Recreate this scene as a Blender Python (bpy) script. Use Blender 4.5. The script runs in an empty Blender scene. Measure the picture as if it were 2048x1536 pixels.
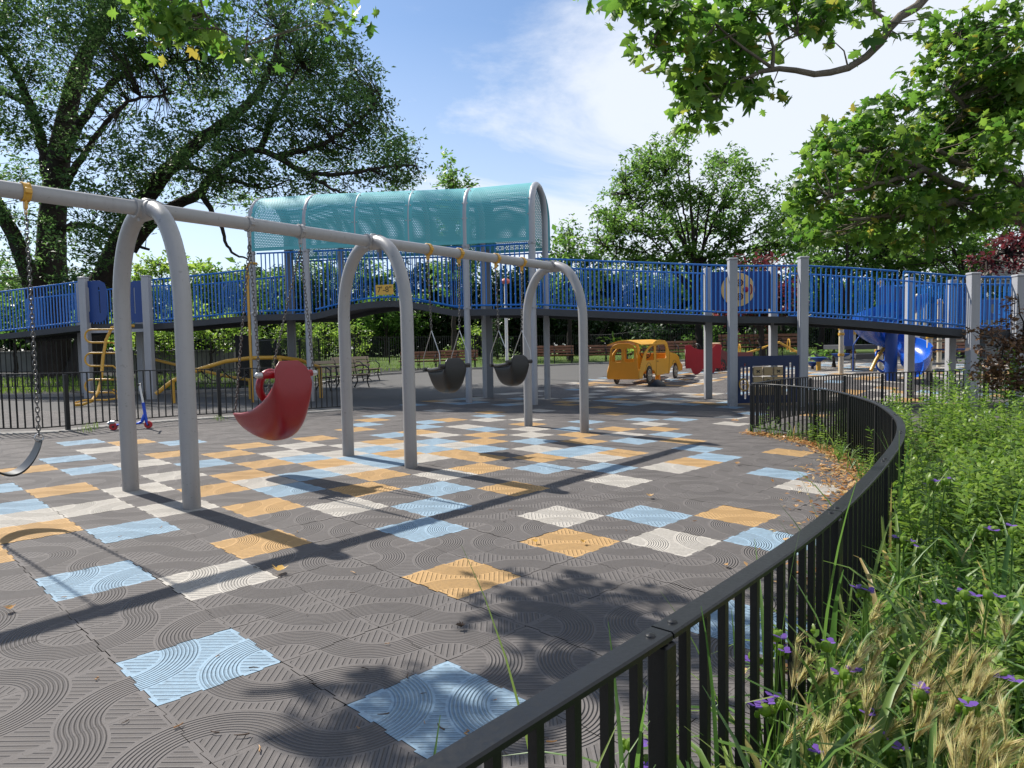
import bpy, math, random
import numpy as np
from mathutils import Vector, Matrix
random.seed(7); rng = np.random.default_rng(11)
R = math.radians
sc = bpy.context.scene
COL = sc.collection
# ---------------------------------------------------------------- site and camera
F = 1358.0; PITCH = R(3.2); TH = R(1.1); HC = 1.35; TS = math.tan(TH)
def rise(y): return 0.0 if y < 23 else (0.022*(min(y, 46)-23))
def gz(x, y):
    s = max(0.0, min(1.0, (y-14.5)/8.0)); s = s*s*(3-2*s) if x > 0 else 0.0
    return -TS*x*(1 if abs(x) < 30 else 30/abs(x))*(1-s) + s*0.30*max(0.0, min(1.0, (x-6)/3.5)) + rise(y)
_r0 = Vector((math.cos(TH), 0, -math.sin(TH)))
_f = Vector((0, math.cos(PITCH), -math.sin(PITCH)))
_f = (_f).normalized(); _u = _r0.cross(_f).normalized(); _r = _f.cross(_u).normalized()
CAM = Vector((0, 0, HC))
def ray(u, v): return _r*((u-1024)/F) + _u*((768-v)/F) + _f
def at(u, v, d): return CAM + ray(u, v)*d
def on_h(u, v, h=0.0):
    k = ray(u, v); d = 10.0
    lo, hi = 0.2, 400.0
    for _ in range(60):
        m = (lo+hi)/2; p = CAM+k*m
        if p.z > gz(p.x, p.y)+h: lo = m
        else: hi = m
    return CAM + k*lo
G = on_h
def ztop(p, v):
    """height z of a vertical line through p that projects to image row v"""
    lo, hi = -5.0, 40.0
    for _ in range(50):
        m = (lo+hi)/2; q = Vector((p.x, p.y, m))-CAM
        y = 768-F*q.dot(_u)/q.dot(_f)
        if y > v: lo = m
        else: hi = m
    return lo
SUN = Vector((-0.767*math.cos(R(47)), 0.643*math.cos(R(47)), math.sin(R(47))))
cam = bpy.data.cameras.new('camera'); camo = bpy.data.objects.new('camera', cam); COL.objects.link(camo)
cam.sensor_width = 36; cam.lens = F/2048*36; cam.clip_start = 0.05; cam.clip_end = 3000
M = Matrix((_r, _u, -_f)).transposed().to_4x4(); M.translation = CAM; camo.matrix_world = M
sc.camera = camo
sc.view_settings.view_transform = 'Standard'; sc.view_settings.look = 'None'
sc.view_settings.exposure = 0.7; sc.view_settings.gamma = 1
sc.cycles.max_bounces = 8; sc.cycles.transparent_max_bounces = 24
# ---------------------------------------------------------------- materials
class NT:
    def __init__(s, name):
        s.m = bpy.data.materials.new(name); s.m.use_nodes = True
        s.t = s.m.node_tree; s.t.nodes.clear()
        s.out = s.t.nodes.new('ShaderNodeOutputMaterial')
    def n(s, typ, **kw):
        x = s.t.nodes.new(typ)
        for k, v in kw.items(): setattr(x, k, v)
        return x
    def put(s, sock, v):
        if isinstance(v, bpy.types.NodeSocket): s.t.links.new(v, sock)
        elif isinstance(v, (tuple, list)) and len(v) == 3 and sock.type == 'RGBA': sock.default_value = (*v, 1)
        else: sock.default_value = v
    def math(s, op, a, b=0.0, c=None):
        x = s.n('ShaderNodeMath', operation=op); s.put(x.inputs[0], a); s.put(x.inputs[1], b)
        if c is not None: s.put(x.inputs[2], c)
        return x.outputs[0]
    def mix(s, fac, a, b):
        x = s.n('ShaderNodeMix', data_type='RGBA'); s.put(x.inputs[0], fac); s.put(x.inputs[6], a); s.put(x.inputs[7], b)
        return x.outputs[2]
    def noise(s, scale, detail=4.0, vec=None, rough=0.6):
        x = s.n('ShaderNodeTexNoise'); x.inputs['Scale'].default_value = scale; x.inputs['Detail'].default_value = detail
        x.inputs['Roughness'].default_value = rough
        if vec is not None: s.put(x.inputs['Vector'], vec)
        return x.outputs['Fac']
    def ramp(s, fac, stops):
        x = s.n('ShaderNodeValToRGB'); s.put(x.inputs[0], fac); e = x.color_ramp.elements
        while len(e) < len(stops): e.new(0.5)
        for q, (p, c) in zip(e, stops): q.position = p; q.color = (*c, 1)
        return x.outputs[0]
    def coord(s, k='Object'): return s.n('ShaderNodeTexCoord').outputs[k]
    def bump(s, h, dist, strength=1.0):
        x = s.n('ShaderNodeBump'); x.inputs['Strength'].default_value = strength; x.inputs['Distance'].default_value = dist
        s.put(x.inputs['Height'], h); return x.outputs[0]
    def bsdf(s, col, rough=0.5, metal=0.0, normal=None, spec=0.5, sub=None):
        x = s.n('ShaderNodeBsdfPrincipled'); s.put(x.inputs['Base Color'], col); s.put(x.inputs['Roughness'], rough)
        s.put(x.inputs['Metallic'], metal); s.put(x.inputs['Specular IOR Level'], spec)
        if normal is not None: s.put(x.inputs['Normal'], normal)
        return x.outputs[0]
    def done(s, sh): s.t.links.new(sh, s.out.inputs[0]); return s.m
def mul(c, k): return tuple(min(1, x*k) for x in c)
def paint(name, c, rough=0.45, metal=0.0, var=0.25, scale=3.0, bump=0.0004, spec=0.5, grime=0.12):
    t = NT(name); v = t.coord()
    n1 = t.noise(scale, 6, v); n2 = t.noise(scale*14, 4, v)
    col = t.mix(t.math('MULTIPLY', n1, 1.0), mul(c, 1-var), mul(c, 1+var))
    g = t.ramp(n2, [(0.55, (0, 0, 0)), (0.75, (1, 1, 1))])
    col = t.mix(t.math('MULTIPLY', g, grime), col, mul(c, 0.45))
    if name in ('swing_grey_paint', 'bridge_grey_paint'):
        pz = t.n('ShaderNodeSeparateXYZ'); t.put(pz.inputs[0], t.n('ShaderNodeNewGeometry').outputs['Position'])
        f_ = t.math('MULTIPLY', t.math('SUBTRACT', 0.42, pz.outputs[2]), 2.2); f_ = t.math('MINIMUM', t.math('MAXIMUM', f_, 0.0), 1.0)
        n5 = t.noise(9, 6, v); col = t.mix(t.math('MULTIPLY', t.math('MULTIPLY', f_, n5), 0.75), col, (0.09, 0.075, 0.06))
        ch = t.ramp(t.noise(26, 3, v), [(0.66, (0, 0, 0)), (0.70, (1, 1, 1))]); col = t.mix(t.math('MULTIPLY', ch, 0.35), col, (0.12, 0.11, 0.10))
        st = t.n('ShaderNodeMapping'); st.inputs['Scale'].default_value = (14, 14, 0.7); t.put(st.inputs[0], v); n6 = t.noise(1.5, 5, st.outputs[0]); col = t.mix(t.math('MULTIPLY', t.ramp(n6, [(0.5, (0, 0, 0)), (0.75, (1, 1, 1))]), 0.22), col, mul(c, 0.55))
    r = t.math('ADD', t.math('MULTIPLY', n2, 0.25), rough-0.12)
    return t.done(t.bsdf(col, r, metal, t.bump(n2, bump) if bump else None, spec))
def leafmat(name, stops, trans=0.45, gloss=0.35):
    t = NT(name); geo = t.n('ShaderNodeNewGeometry'); rnd = geo.outputs['Random Per Island']
    col = t.ramp(rnd, stops)
    b = t.bsdf(col, 0.45, 0, None, gloss)
    tr = t.n('ShaderNodeBsdfTranslucent'); t.put(tr.inputs[0], t.mix(0.6, col, t.ramp(rnd, [(p, mul(c, 2.2)) for p, c in stops])))
    ms = t.n('ShaderNodeMixShader'); ms.inputs[0].default_value = trans
    t.t.links.new(b, ms.inputs[1]); t.t.links.new(tr.outputs[0], ms.inputs[2])
    return t.done(ms.outputs[0])
MT = {}
MT['swing'] = paint('swing_grey_paint', (0.30, 0.292, 0.288), 0.38, 0.0, 0.08, 1.5, 0.0003, grime=0.10)
MT['post'] = paint('bridge_grey_paint', (0.36, 0.365, 0.385), 0.42, 0.0, 0.10, 1.5, grime=0.15)
MT['pgrey'] = paint('dark_grey_paint', (0.16, 0.165, 0.175), 0.5, 0.0, 0.12, 2)
MT['deck'] = paint('deck_charcoal', (0.045, 0.047, 0.052), 0.6, 0.0, 0.25, 4)
MT['blue'] = paint('blue_rail_paint', (0.018, 0.165, 0.53), 0.34, 0.0, 0.18, 2)
MT['dblue'] = paint('dark_blue_panel', (0.007, 0.045, 0.21), 0.42, 0.0, 0.15, 2)
MT['navy'] = paint('navy_panel', (0.006, 0.020, 0.075), 0.45, 0.0, 0.15, 2)
MT['slide'] = paint('slide_blue_plastic', (0.008, 0.085, 0.45), 0.25, 0.0, 0.1, 2)
MT['yellow'] = paint('yellow_paint', (0.55, 0.30, 0.035), 0.4, 0.0, 0.12, 4)
MT['caryel'] = paint('yellow_panel', (0.62, 0.31, 0.02), 0.45, 0.0, 0.12, 4)
MT['carorg'] = paint('orange_panel', (0.72, 0.27, 0.008), 0.45, 0.0, 0.1, 4)
MT['red'] = paint('red_plastic', (0.22, 0.007, 0.012), 0.36, 0.0, 0.12, 3, 0.0006, grime=0.2)
MT['redp'] = paint('red_panel', (0.40, 0.012, 0.018), 0.45, 0.0, 0.15, 3)
MT['maroon'] = paint('maroon_panel', (0.12, 0.012, 0.014), 0.5, 0.0, 0.15, 3)
MT['black'] = paint('black_fence_paint', (0.0065, 0.007, 0.0075), 0.40, 0.0, 0.35, 6, 0.0005, 0.4, grime=0.15)
MT['rub'] = paint('black_rubber', (0.005, 0.005, 0.0055), 0.46, 0.0, 0.3, 6)
MT['steel'] = paint('galvanised_steel', (0.42, 0.42, 0.42), 0.4, 0.8, 0.2, 10)
MT['chain'] = paint('dull_chain_steel', (0.13, 0.125, 0.12), 0.45, 0.85, 0.3, 20)
MT['tan'] = paint('tan_plastic', (0.36, 0.25, 0.12), 0.5, 0.0, 0.15, 4)
MT['cream'] = paint('cream_post', (0.5, 0.44, 0.33), 0.5, 0.0, 0.12, 3)
MT['white'] = paint('white_paint', (0.7, 0.7, 0.68), 0.45, 0.0, 0.1, 3)
MT['conc'] = paint('concrete', (0.25, 0.24, 0.225), 0.9, 0.0, 0.25, 5, 0.003, 0.2, 0.4)
MT['wall'] = paint('old_concrete_wall', (0.20, 0.19, 0.17), 0.9, 0.0, 0.35, 2, 0.004, 0.2, 0.5)
MT['facey'] = paint('face_yellow', (0.80, 0.50, 0.17), 0.5, 0.0, 0.1, 3)
MT['pink'] = paint('pink_cap', (0.6, 0.16, 0.10), 0.5, 0.0, 0.15, 3)
MT['ink'] = paint('black_ink', (0.01, 0.01, 0.01), 0.5, 0.0, 0.1, 3)
MT['sign'] = paint('yellow_sign', (0.66, 0.38, 0.05), 0.4, 0.0, 0.06, 3)
MT['scoot'] = paint('scooter_blue', (0.01, 0.07, 0.5), 0.3, 0.0, 0.1, 8)
MT['stone'] = paint('brown_stone', (0.16, 0.11, 0.075), 0.9, 0.0, 0.4, 6, 0.01)
def woodmat(name, c1, c2):
    t = NT(name); mp = t.n('ShaderNodeMapping'); mp.inputs['Scale'].default_value = (1, 14, 14); t.put(mp.inputs[0], t.coord())
    n = t.noise(3, 6, mp.outputs[0]); return t.done(t.bsdf(t.mix(n, c1, c2), 0.65, 0, t.bump(n, 0.002), 0.3))
MT['wood'] = woodmat('bench_wood', (0.13, 0.055, 0.03), (0.30, 0.15, 0.085))
MT['woodp'] = woodmat('weathered_bench_wood', (0.22, 0.17, 0.12), (0.42, 0.34, 0.25))
def barkmat(name, c1, c2, sc_=4):
    t = NT(name); mp = t.n('ShaderNodeMapping'); mp.inputs['Scale'].default_value = (6, 6, 1); t.put(mp.inputs[0], t.coord())
    n = t.noise(sc_, 8, mp.outputs[0], 0.7); n2 = t.noise(0.9, 3, t.coord())
    return t.done(t.bsdf(t.mix(t.math('MULTIPLY', n, n2), c1, c2), 0.92, 0, t.bump(n, 0.05), 0.15))
MT['bark'] = barkmat('dark_bark', (0.012, 0.010, 0.009), (0.13, 0.105, 0.085))
MT['plane_bark'] = barkmat('plane_tree_bark', (0.05, 0.042, 0.032), (0.42, 0.36, 0.27), 2)
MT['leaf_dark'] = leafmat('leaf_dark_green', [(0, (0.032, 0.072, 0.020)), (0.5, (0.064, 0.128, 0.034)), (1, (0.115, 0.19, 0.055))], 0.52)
MT['leaf_deep'] = leafmat('leaf_evergreen', [(0, (0.010, 0.026, 0.008)), (0.6, (0.022, 0.050, 0.014)), (1, (0.045, 0.085, 0.022))], 0.3)  # own colour of the darker evergreen and conifer foliage
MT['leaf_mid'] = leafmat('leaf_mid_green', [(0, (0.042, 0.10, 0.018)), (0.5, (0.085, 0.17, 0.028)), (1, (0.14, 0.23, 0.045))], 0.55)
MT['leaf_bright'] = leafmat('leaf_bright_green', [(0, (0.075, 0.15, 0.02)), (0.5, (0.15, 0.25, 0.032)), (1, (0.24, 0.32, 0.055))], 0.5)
MT['leaf_plane'] = leafmat('plane_tree_leaf', [(0, (0.038, 0.10, 0.014)), (0.45, (0.080, 0.165, 0.022)), (0.95, (0.15, 0.24, 0.032)), (1, (0.24, 0.18, 0.03))], 0.58)
MT['leaf_red'] = leafmat('maroon_leaf', [(0, (0.04, 0.010, 0.013)), (0.6, (0.11, 0.020, 0.026)), (1, (0.18, 0.04, 0.038))], 0.4)
MT['leaf_bronze'] = leafmat('bronze_leaf', [(0, (0.05, 0.028, 0.016)), (0.6, (0.14, 0.075, 0.042)), (1, (0.22, 0.12, 0.06))], 0.4)
MT['leaf_weed'] = leafmat('weed_leaf', [(0, (0.060, 0.125, 0.016)), (0.5, (0.105, 0.19, 0.022)), (1, (0.20, 0.29, 0.042))], 0.38)
MT['blade'] = leafmat('strap_leaf', [(0, (0.045, 0.11, 0.024)), (0.6, (0.10, 0.19, 0.035)), (0.92, (0.19, 0.26, 0.055)), (1, (0.34, 0.26, 0.10))], 0.4, 0.5)
MT['grassb'] = leafmat('lawn_blade', [(0, (0.06, 0.12, 0.015)), (1, (0.15, 0.22, 0.03))], 0.4)
MT['gold'] = leafmat('barley_gold', [(0, (0.42, 0.32, 0.15)), (0.5, (0.60, 0.50, 0.27)), (1, (0.48, 0.50, 0.20))], 0.45)
MT['petal'] = leafmat('purple_petal', [(0, (0.08, 0.035, 0.24)), (1, (0.20, 0.10, 0.42))], 0.35)
MT['dead'] = leafmat('dry_leaf', [(0, (0.22, 0.09, 0.03)), (0.5, (0.42, 0.22, 0.08)), (1, (0.55, 0.38, 0.18))], 0.3)
MT['leafy'] = leafmat('fallen_yellow_leaf', [(0, (0.5, 0.26, 0.05)), (1, (0.55, 0.36, 0.10))], 0.3)
MT['twig'] = paint('twig_brown', (0.07, 0.045, 0.03), 0.9, 0, 0.4, 20)
def groundmat(name, c1, c2, s1, s2, bump):
    t = NT(name); v = t.coord(); n1 = t.noise(s1, 6, v); n2 = t.noise(s2, 5, v)
    col = t.mix(n1, c1, c2); col = t.mix(t.math('MULTIPLY', n2, 0.5), col, mul(c1, 0.6))
    return t.done(t.bsdf(col, 0.92, 0, t.bump(n2, bump), 0.2))
MT['asphalt'] = groundmat('asphalt', (0.085, 0.083, 0.080), (0.135, 0.13, 0.125), 0.5, 60, 0.003)
MT['lawn'] = groundmat('lawn_soil', (0.05, 0.09, 0.015), (0.10, 0.14, 0.03), 0.7, 20, 0.03)
MT['soil'] = groundmat('bed_soil', (0.035, 0.024, 0.014), (0.09, 0.06, 0.035), 2, 30, 0.02)
MT['joint'] = groundmat('mat_base', (0.012, 0.012, 0.012), (0.02, 0.02, 0.02), 2, 30, 0.001)
MT['shingle'] = None
def tilemat(name, c, dirt):
    t = NT(name); uv = t.n('ShaderNodeUVMap').outputs[0]; sp = t.n('ShaderNodeSeparateXYZ'); t.put(sp.inputs[0], uv)
    u, v = sp.outputs[0], sp.outputs[1]; m = t.math
    def rad(a, b): return m('SQRT', m('ADD', m('MULTIPLY', a, a), m('MULTIPLY', b, b)))
    iu, iv = m('SUBTRACT', 1.0, u), m('SUBTRACT', 1.0, v)
    r1, r2 = rad(u, v), rad(iu, iv)
    e1 = m('ABSOLUTE', m('SUBTRACT', r1, 0.5)); e2 = m('ABSOLUTE', m('SUBTRACT', r2, 0.5))
    rm = m('MINIMUM', e1, e2); sel = m('LESS_THAN', e1, e2)
    rr = m('ADD', m('MULTIPLY', sel, r1), m('MULTIPLY', m('SUBTRACT', 1.0, sel), r2))
    inb = m('LESS_THAN', rm, 0.145)
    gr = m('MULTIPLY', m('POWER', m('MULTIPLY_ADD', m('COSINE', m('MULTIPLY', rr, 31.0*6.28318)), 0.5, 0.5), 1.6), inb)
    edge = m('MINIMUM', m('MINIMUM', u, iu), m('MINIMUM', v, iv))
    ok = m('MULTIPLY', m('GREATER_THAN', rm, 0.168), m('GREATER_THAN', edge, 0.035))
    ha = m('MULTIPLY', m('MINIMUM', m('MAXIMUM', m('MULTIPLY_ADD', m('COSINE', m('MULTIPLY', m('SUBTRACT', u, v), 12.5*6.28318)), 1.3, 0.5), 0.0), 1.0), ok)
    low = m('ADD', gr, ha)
    pos = t.n('ShaderNodeNewGeometry').outputs['Position']
    n1 = t.noise(1.3, 5, pos); n2 = t.noise(45, 5, pos, 0.7); n3 = t.noise(300, 2, pos)
    n4 = t.noise(6, 4, pos)
    col = t.mix(n1, mul(c, 0.78), mul(c, 1.22))
    col = t.mix(m('MULTIPLY', t.ramp(n2, [(0.45, (0, 0, 0)), (0.72, (1, 1, 1))]), dirt), col, (0.12, 0.10, 0.085))
    col = t.mix(m('MULTIPLY', t.ramp(n4, [(0.5, (0, 0, 0)), (0.7, (1, 1, 1))]), 0.22), col, mul(c, 0.6))
    col = t.mix(m('MULTIPLY', low, 0.30), col, mul(c, 0.42))  # groove dirt, plus the grooves' own shade painted into the colour
    isl = t.n('ShaderNodeNewGeometry').outputs['Random Per Island']
    col = t.mix(m('MULTIPLY', isl, 0.22), col, mul(c, 0.72))
    h = m('ADD', m('MULTIPLY', low, -1.0), m('MULTIPLY', n3, 0.25))
    return t.done(t.bsdf(col, 0.82, 0, t.bump(h, 0.007, 1.0), 0.25))
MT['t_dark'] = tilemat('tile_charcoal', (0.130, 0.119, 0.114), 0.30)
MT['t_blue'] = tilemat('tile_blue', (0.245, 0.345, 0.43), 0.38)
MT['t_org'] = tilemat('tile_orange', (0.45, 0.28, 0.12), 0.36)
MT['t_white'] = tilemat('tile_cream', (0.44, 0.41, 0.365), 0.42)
def perfmat():
    t = NT('perforated_teal'); uv = t.n('ShaderNodeUVMap').outputs[0]; sp = t.n('ShaderNodeSeparateXYZ'); t.put(sp.inputs[0], uv); m = t.math
    u = m('MULTIPLY', sp.outputs[0], 1/0.045); v = m('MULTIPLY', sp.outputs[1], 1/0.039)
    row = m('FLOOR', v); off = m('MULTIPLY', m('MODULO', row, 2.0), 0.5)
    fu = m('SUBTRACT', m('FRACT', m('ADD', u, off)), 0.5); fv = m('SUBTRACT', m('FRACT', v), 0.5)
    d = m('SQRT', m('ADD', m('MULTIPLY', fu, fu), m('MULTIPLY', m('MULTIPLY', fv, fv), 0.75)))
    hole = m('LESS_THAN', d, 0.225)
    vc = t.n('ShaderNodeVertexColor'); vc.layer_name = 'solid'
    hole = m('MULTIPLY', hole, m('SUBTRACT', 1.0, vc.outputs[0]))
    n = t.noise(2, 5, t.coord())
    b = t.bsdf(t.mix(n, (0.09, 0.37, 0.41), (0.14, 0.45, 0.47)), 0.62, 0.0, None, 0.3)
    tp = t.n('ShaderNodeBsdfTransparent'); ms = t.n('ShaderNodeMixShader'); t.put(ms.inputs[0], hole)
    t.t.links.new(b, ms.inputs[1]); t.t.links.new(tp.outputs[0], ms.inputs[2]); return t.done(ms.outputs[0])
MT['perf'] = perfmat()
def shinglemat():
    t = NT('grey_shingles'); v = t.coord(); br = t.n('ShaderNodeTexBrick'); t.put(br.inputs[0], v)
    br.inputs['Color1'].default_value = (0.30, 0.29, 0.27, 1); br.inputs['Color2'].default_value = (0.22, 0.215, 0.20, 1); br.inputs['Mortar'].default_value = (0.06, 0.06, 0.06, 1)
    br.inputs['Scale'].default_value = 1; br.inputs['Brick Width'].default_value = 0.4; br.inputs['Row Height'].default_value = 0.2; br.inputs['Mortar Size'].default_value = 0.015
    return t.done(t.bsdf(br.outputs[0], 0.9, 0, t.bump(br.outputs[1], -0.01), 0.2))
MT['shingle'] = shinglemat()
# ---------------------------------------------------------------- object helpers
def tag(o, label=None, cat=None, group=None, kind=None):
    if label: o['label'] = label
    if cat: o['category'] = cat
    if group: o['group'] = group
    if kind: o['kind'] = kind
    return o
def link(name, me, parent=None):
    o = bpy.data.objects.new(name, me); COL.objects.link(o)
    if parent is not None: o.parent = parent
    return o
def thing(name, loc, label, cat, group=None, rz=0.0):
    o = link(name, None); o.location = loc; o.rotation_euler = (0, 0, rz); o.empty_display_size = 0.1
    o.rotation_mode = 'XYZ'
    return tag(o, label, cat, group)
KIDS = {}
def copy_tree(o, parent=None):
    c = o.copy(); COL.objects.link(c)
    if parent is not None: c.parent = parent
    for ch in list(o.children): copy_tree(ch, c)
    return c
class MB:
    """collects shapes, links them as one mesh object"""
    def __init__(s): s.v = []; s.f = []
    def add(s, vs, fs):
        k = len(s.v); s.v += [tuple(x) for x in vs]; s.f += [tuple(i+k for i in f) for f in fs]; return s
    def box(s, c, size, rot=None, bev=0.0):
        x, y, z = (q/2 for q in size); b = min(bev, x*.9, y*.9, z*.9)
        c = Vector(c)
        if b <= 0:
            vs = [Vector((i*x, j*y, k*z)) for i in (-1, 1) for j in (-1, 1) for k in (-1, 1)]
            fs = [(0, 1, 3, 2), (4, 6, 7, 5), (0, 4, 5, 1), (2, 3, 7, 6), (0, 2, 6, 4), (1, 5, 7, 3)]
        else:
            ring = [(x-b, y), (x, y-b), (x, -y+b), (x-b, -y), (-x+b, -y), (-x, -y+b), (-x, y-b), (-x+b, y)]
            vs = []
            for (zz, sh) in ((-z, b), (-z+b, 0), (z-b, 0), (z, b)):
                for (px, py) in ring:
                    vs.append(Vector((px*(1-sh/x), py*(1-sh/y), zz)))
            fs = [tuple(range(8)), tuple(range(31, 23, -1))]
            for l in range(3):
                for i in range(8): fs.append((l*8+(i+1) % 8, l*8+i, l*8+8+i, l*8+8+(i+1) % 8))
        if rot is not None: vs = [rot @ q for q in vs]
        return s.add([q+c for q in vs], fs)
    def tube(s, pts, rad, n=10, cap=True, closed=False):
        pts = [Vector(p) for p in pts]; N = len(pts); rad = rad if isinstance(rad, (list, tuple)) else [rad]*N
        vs = []; up = Vector((0.0123, 0.034, 1)).normalized(); prev = None
        for i, p in enumerate(pts):
            if closed: t = (pts[(i+1) % N]-pts[i-1])
            else: t = pts[min(i+1, N-1)]-pts[max(i-1, 0)]
            t = t.normalized() if t.length > 1e-9 else Vector((0, 0, 1))
            if prev is None:
                a = t.cross(up)
                if a.length < 0.05: a = t.cross(Vector((1, 0.01, 0)))
            else: a = prev - t*prev.dot(t)
            if a.length < 1e-6: a = t.orthogonal()
            a.normalize(); b = t.cross(a); prev = a
            for k in range(n):
                q = 2*math.pi*k/n; vs.append(p+(a*math.cos(q)+b*math.sin(q))*rad[i])
        fs = []
        for i in range(N if closed else N-1):
            j = (i+1) % N
            for k in range(n): fs.append((i*n+k, i*n+(k+1) % n, j*n+(k+1) % n, j*n+k))
        if cap and not closed: fs += [tuple(range(n-1, -1, -1)), tuple((N-1)*n+k for k in range(n))]
        return s.add(vs, fs)
    def cyl(s, a, b, r, n=12): return s.tube([a, b], r, n)
    def sphere(s, c, r, n=10, m=6, sq=(1, 1, 1)):
        c = Vector(c); vs = []; fs = []
        for i in range(m+1):
            ph = math.pi*i/m
            for k in range(n):
                q = 2*math.pi*k/n; vs.append(c+Vector((r*sq[0]*math.sin(ph)*math.cos(q), r*sq[1]*math.sin(ph)*math.sin(q), r*sq[2]*math.cos(ph))))
        for i in range(m):
            for k in range(n): fs.append((i*n+k, i*n+n+k, i*n+n+(k+1) % n, i*n+(k+1) % n))
        return s.add(vs, fs)
    def torus(s, c, ax, R_, r, n=20, m=8):
        ax = Vector(ax).normalized(); a = ax.orthogonal().normalized(); b = ax.cross(a); c = Vector(c)
        return s.tube([c+(a*math.cos(2*math.pi*k/n)+b*math.sin(2*math.pi*k/n))*R_ for k in range(n)], r, m, closed=True)
    def mesh(s, name, mat, smooth=True, ang=35):
        me = bpy.data.meshes.new(name); me.from_pydata(s.v, [], s.f); me.update()
        if mat is not None: me.materials.append(mat)
        if smooth:
            me.polygons.foreach_set('use_smooth', [True]*len(me.polygons)); me.set_sharp_from_angle(angle=R(ang))
        return me
    def build(s, name, mat, parent=None, smooth=True, ang=35): return link(name, s.mesh(name, mat, smooth, ang), parent)
def sheet(outlines, thick, mat, name, bev=0.0):
    """flat panel (with holes) in local XZ plane, centred on Y=0"""
    cu = bpy.data.curves.new(name, 'CURVE'); cu.dimensions = '2D'; cu.fill_mode = 'BOTH'; cu.extrude = thick/2-bev; cu.bevel_depth = bev; cu.bevel_resolution = 1
    for ol in outlines:
        sp = cu.splines.new('POLY'); sp.points.add(len(ol)-1); sp.use_cyclic_u = True
        for p, (x, z) in zip(sp.points, ol): p.co = (x, z, 0, 1)
    o = bpy.data.objects.new(name, cu); COL.objects.link(o)
    me = bpy.data.meshes.new_from_object(o.evaluated_get(bpy.context.evaluated_depsgraph_get()))
    bpy.data.objects.remove(o); bpy.data.curves.remove(cu)
    me.transform(Matrix.Rotation(R(90), 4, 'X')); me.name = name; me.materials.clear(); me.materials.append(mat); me.update()
    return me
def textmesh(body, size, mat, name, ext=0.002):
    cu = bpy.data.curves.new(name, 'FONT'); cu.body = body; cu.size = size; cu.align_x = 'CENTER'; cu.align_y = 'CENTER'; cu.extrude = ext
    o = bpy.data.objects.new(name, cu); COL.objects.link(o)
    me = bpy.data.meshes.new_from_object(o.evaluated_get(bpy.context.evaluated_depsgraph_get()))
    bpy.data.objects.remove(o); bpy.data.curves.remove(cu)
    me.transform(Matrix.Rotation(R(90), 4, 'X')); me.materials.clear(); me.materials.append(mat); return me
def npmesh(name, V, Fc, mat, k, smooth=False):
    """V (n,3); Fc (m,k) faces of k corners"""
    me = bpy.data.meshes.new(name); n = len(V); m = len(Fc)
    me.vertices.add(n); me.vertices.foreach_set('co', np.ascontiguousarray(V, np.float32).ravel())
    me.loops.add(m*k); me.loops.foreach_set('vertex_index', np.ascontiguousarray(Fc, np.int32).ravel())
    me.polygons.add(m); me.polygons.foreach_set('loop_start', np.arange(0, m*k, k, dtype=np.int32))
    me.update(calc_edges=True); me.validate()
    me.materials.append(mat)
    if smooth: me.polygons.foreach_set('use_smooth', np.ones(m, bool))
    return me
def arc(cx, cz, r, a0, a1, n): return [(cx+r*math.cos(R(a0+(a1-a0)*i/n)), cz+r*math.sin(R(a0+(a1-a0)*i/n))) for i in range(n+1)]
def rrect(x0, z0, x1, z1, r, n=4):
    return arc(x1-r, z1-r, r, 0, 90, n)+arc(x0+r, z1-r, r, 90, 180, n)+arc(x0+r, z0+r, r, 180, 270, n)+arc(x1-r, z0+r, r, 270, 360, n)
def catmull(P, step):
    P = [Vector(p) for p in P]; Q = [P[0]*2-P[1]]+P+[P[-1]*2-P[-2]]; out = []
    for i in range(1, len(Q)-2):
        n = max(2, int((Q[i+1]-Q[i]).length/0.03))
        for k in range(n):
            t = k/n; a, b, c, d = Q[i-1:i+3]
            out.append(0.5*((2*b)+(c-a)*t+(2*a-5*b+4*c-d)*t*t+(3*b-a-3*c+d)*t**3))
    out.append(P[-1]); res = [out[0]]; acc = 0
    for a, b in zip(out, out[1:]):
        L = (b-a).length; acc += L
        if acc >= step: res.append(b); acc = 0
    if len(res) < 2 or acc > step*0.4: res.append(out[-1])
    return res
def gp(p, h=0.0): return Vector((p.x, p.y, gz(p.x, p.y)+h))
# ================================================================ GROUND
T0 = (-3.42664261*0.5, 5.64939962*0.5); YAW = 0.801362739; TL = 0.5
ca, sa = math.cos(YAW), math.sin(YAW)
def tile_xy(a, b): return (T0[0]+TL*(a*ca+b*sa), T0[1]+TL*(a*sa-b*ca))
COLS = {}
def setc(k, s):
    for q in s.split():
        a, b = q.split(','); COLS[(int(a), int(b))] = k
setc(1, "0,0 1,2 4,-2 7,0 0,-3 1,-5 7,2 0,-8 0,-10 2,-11 2,-13 4,-10 3,-16 5,-14 6,-9 5,-7 4,-6 5,-3 6,-4 7,-8 7,-7 9,-8 8,-9 10,-9 10,-7 10,-11 11,-14 13,-16 12,-12 13,-13 13,-10 16,-13 12,-7 9,-4 10,-3 11,-5 12,-5 14,-5 16,-5 15,-8 19,-8 20,-7 17,-9 14,-3 13,-2 24,-12 27,-15 12,0 4,3 22,-9 24,-6 20,-16 26,-8 28,-9")
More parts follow.
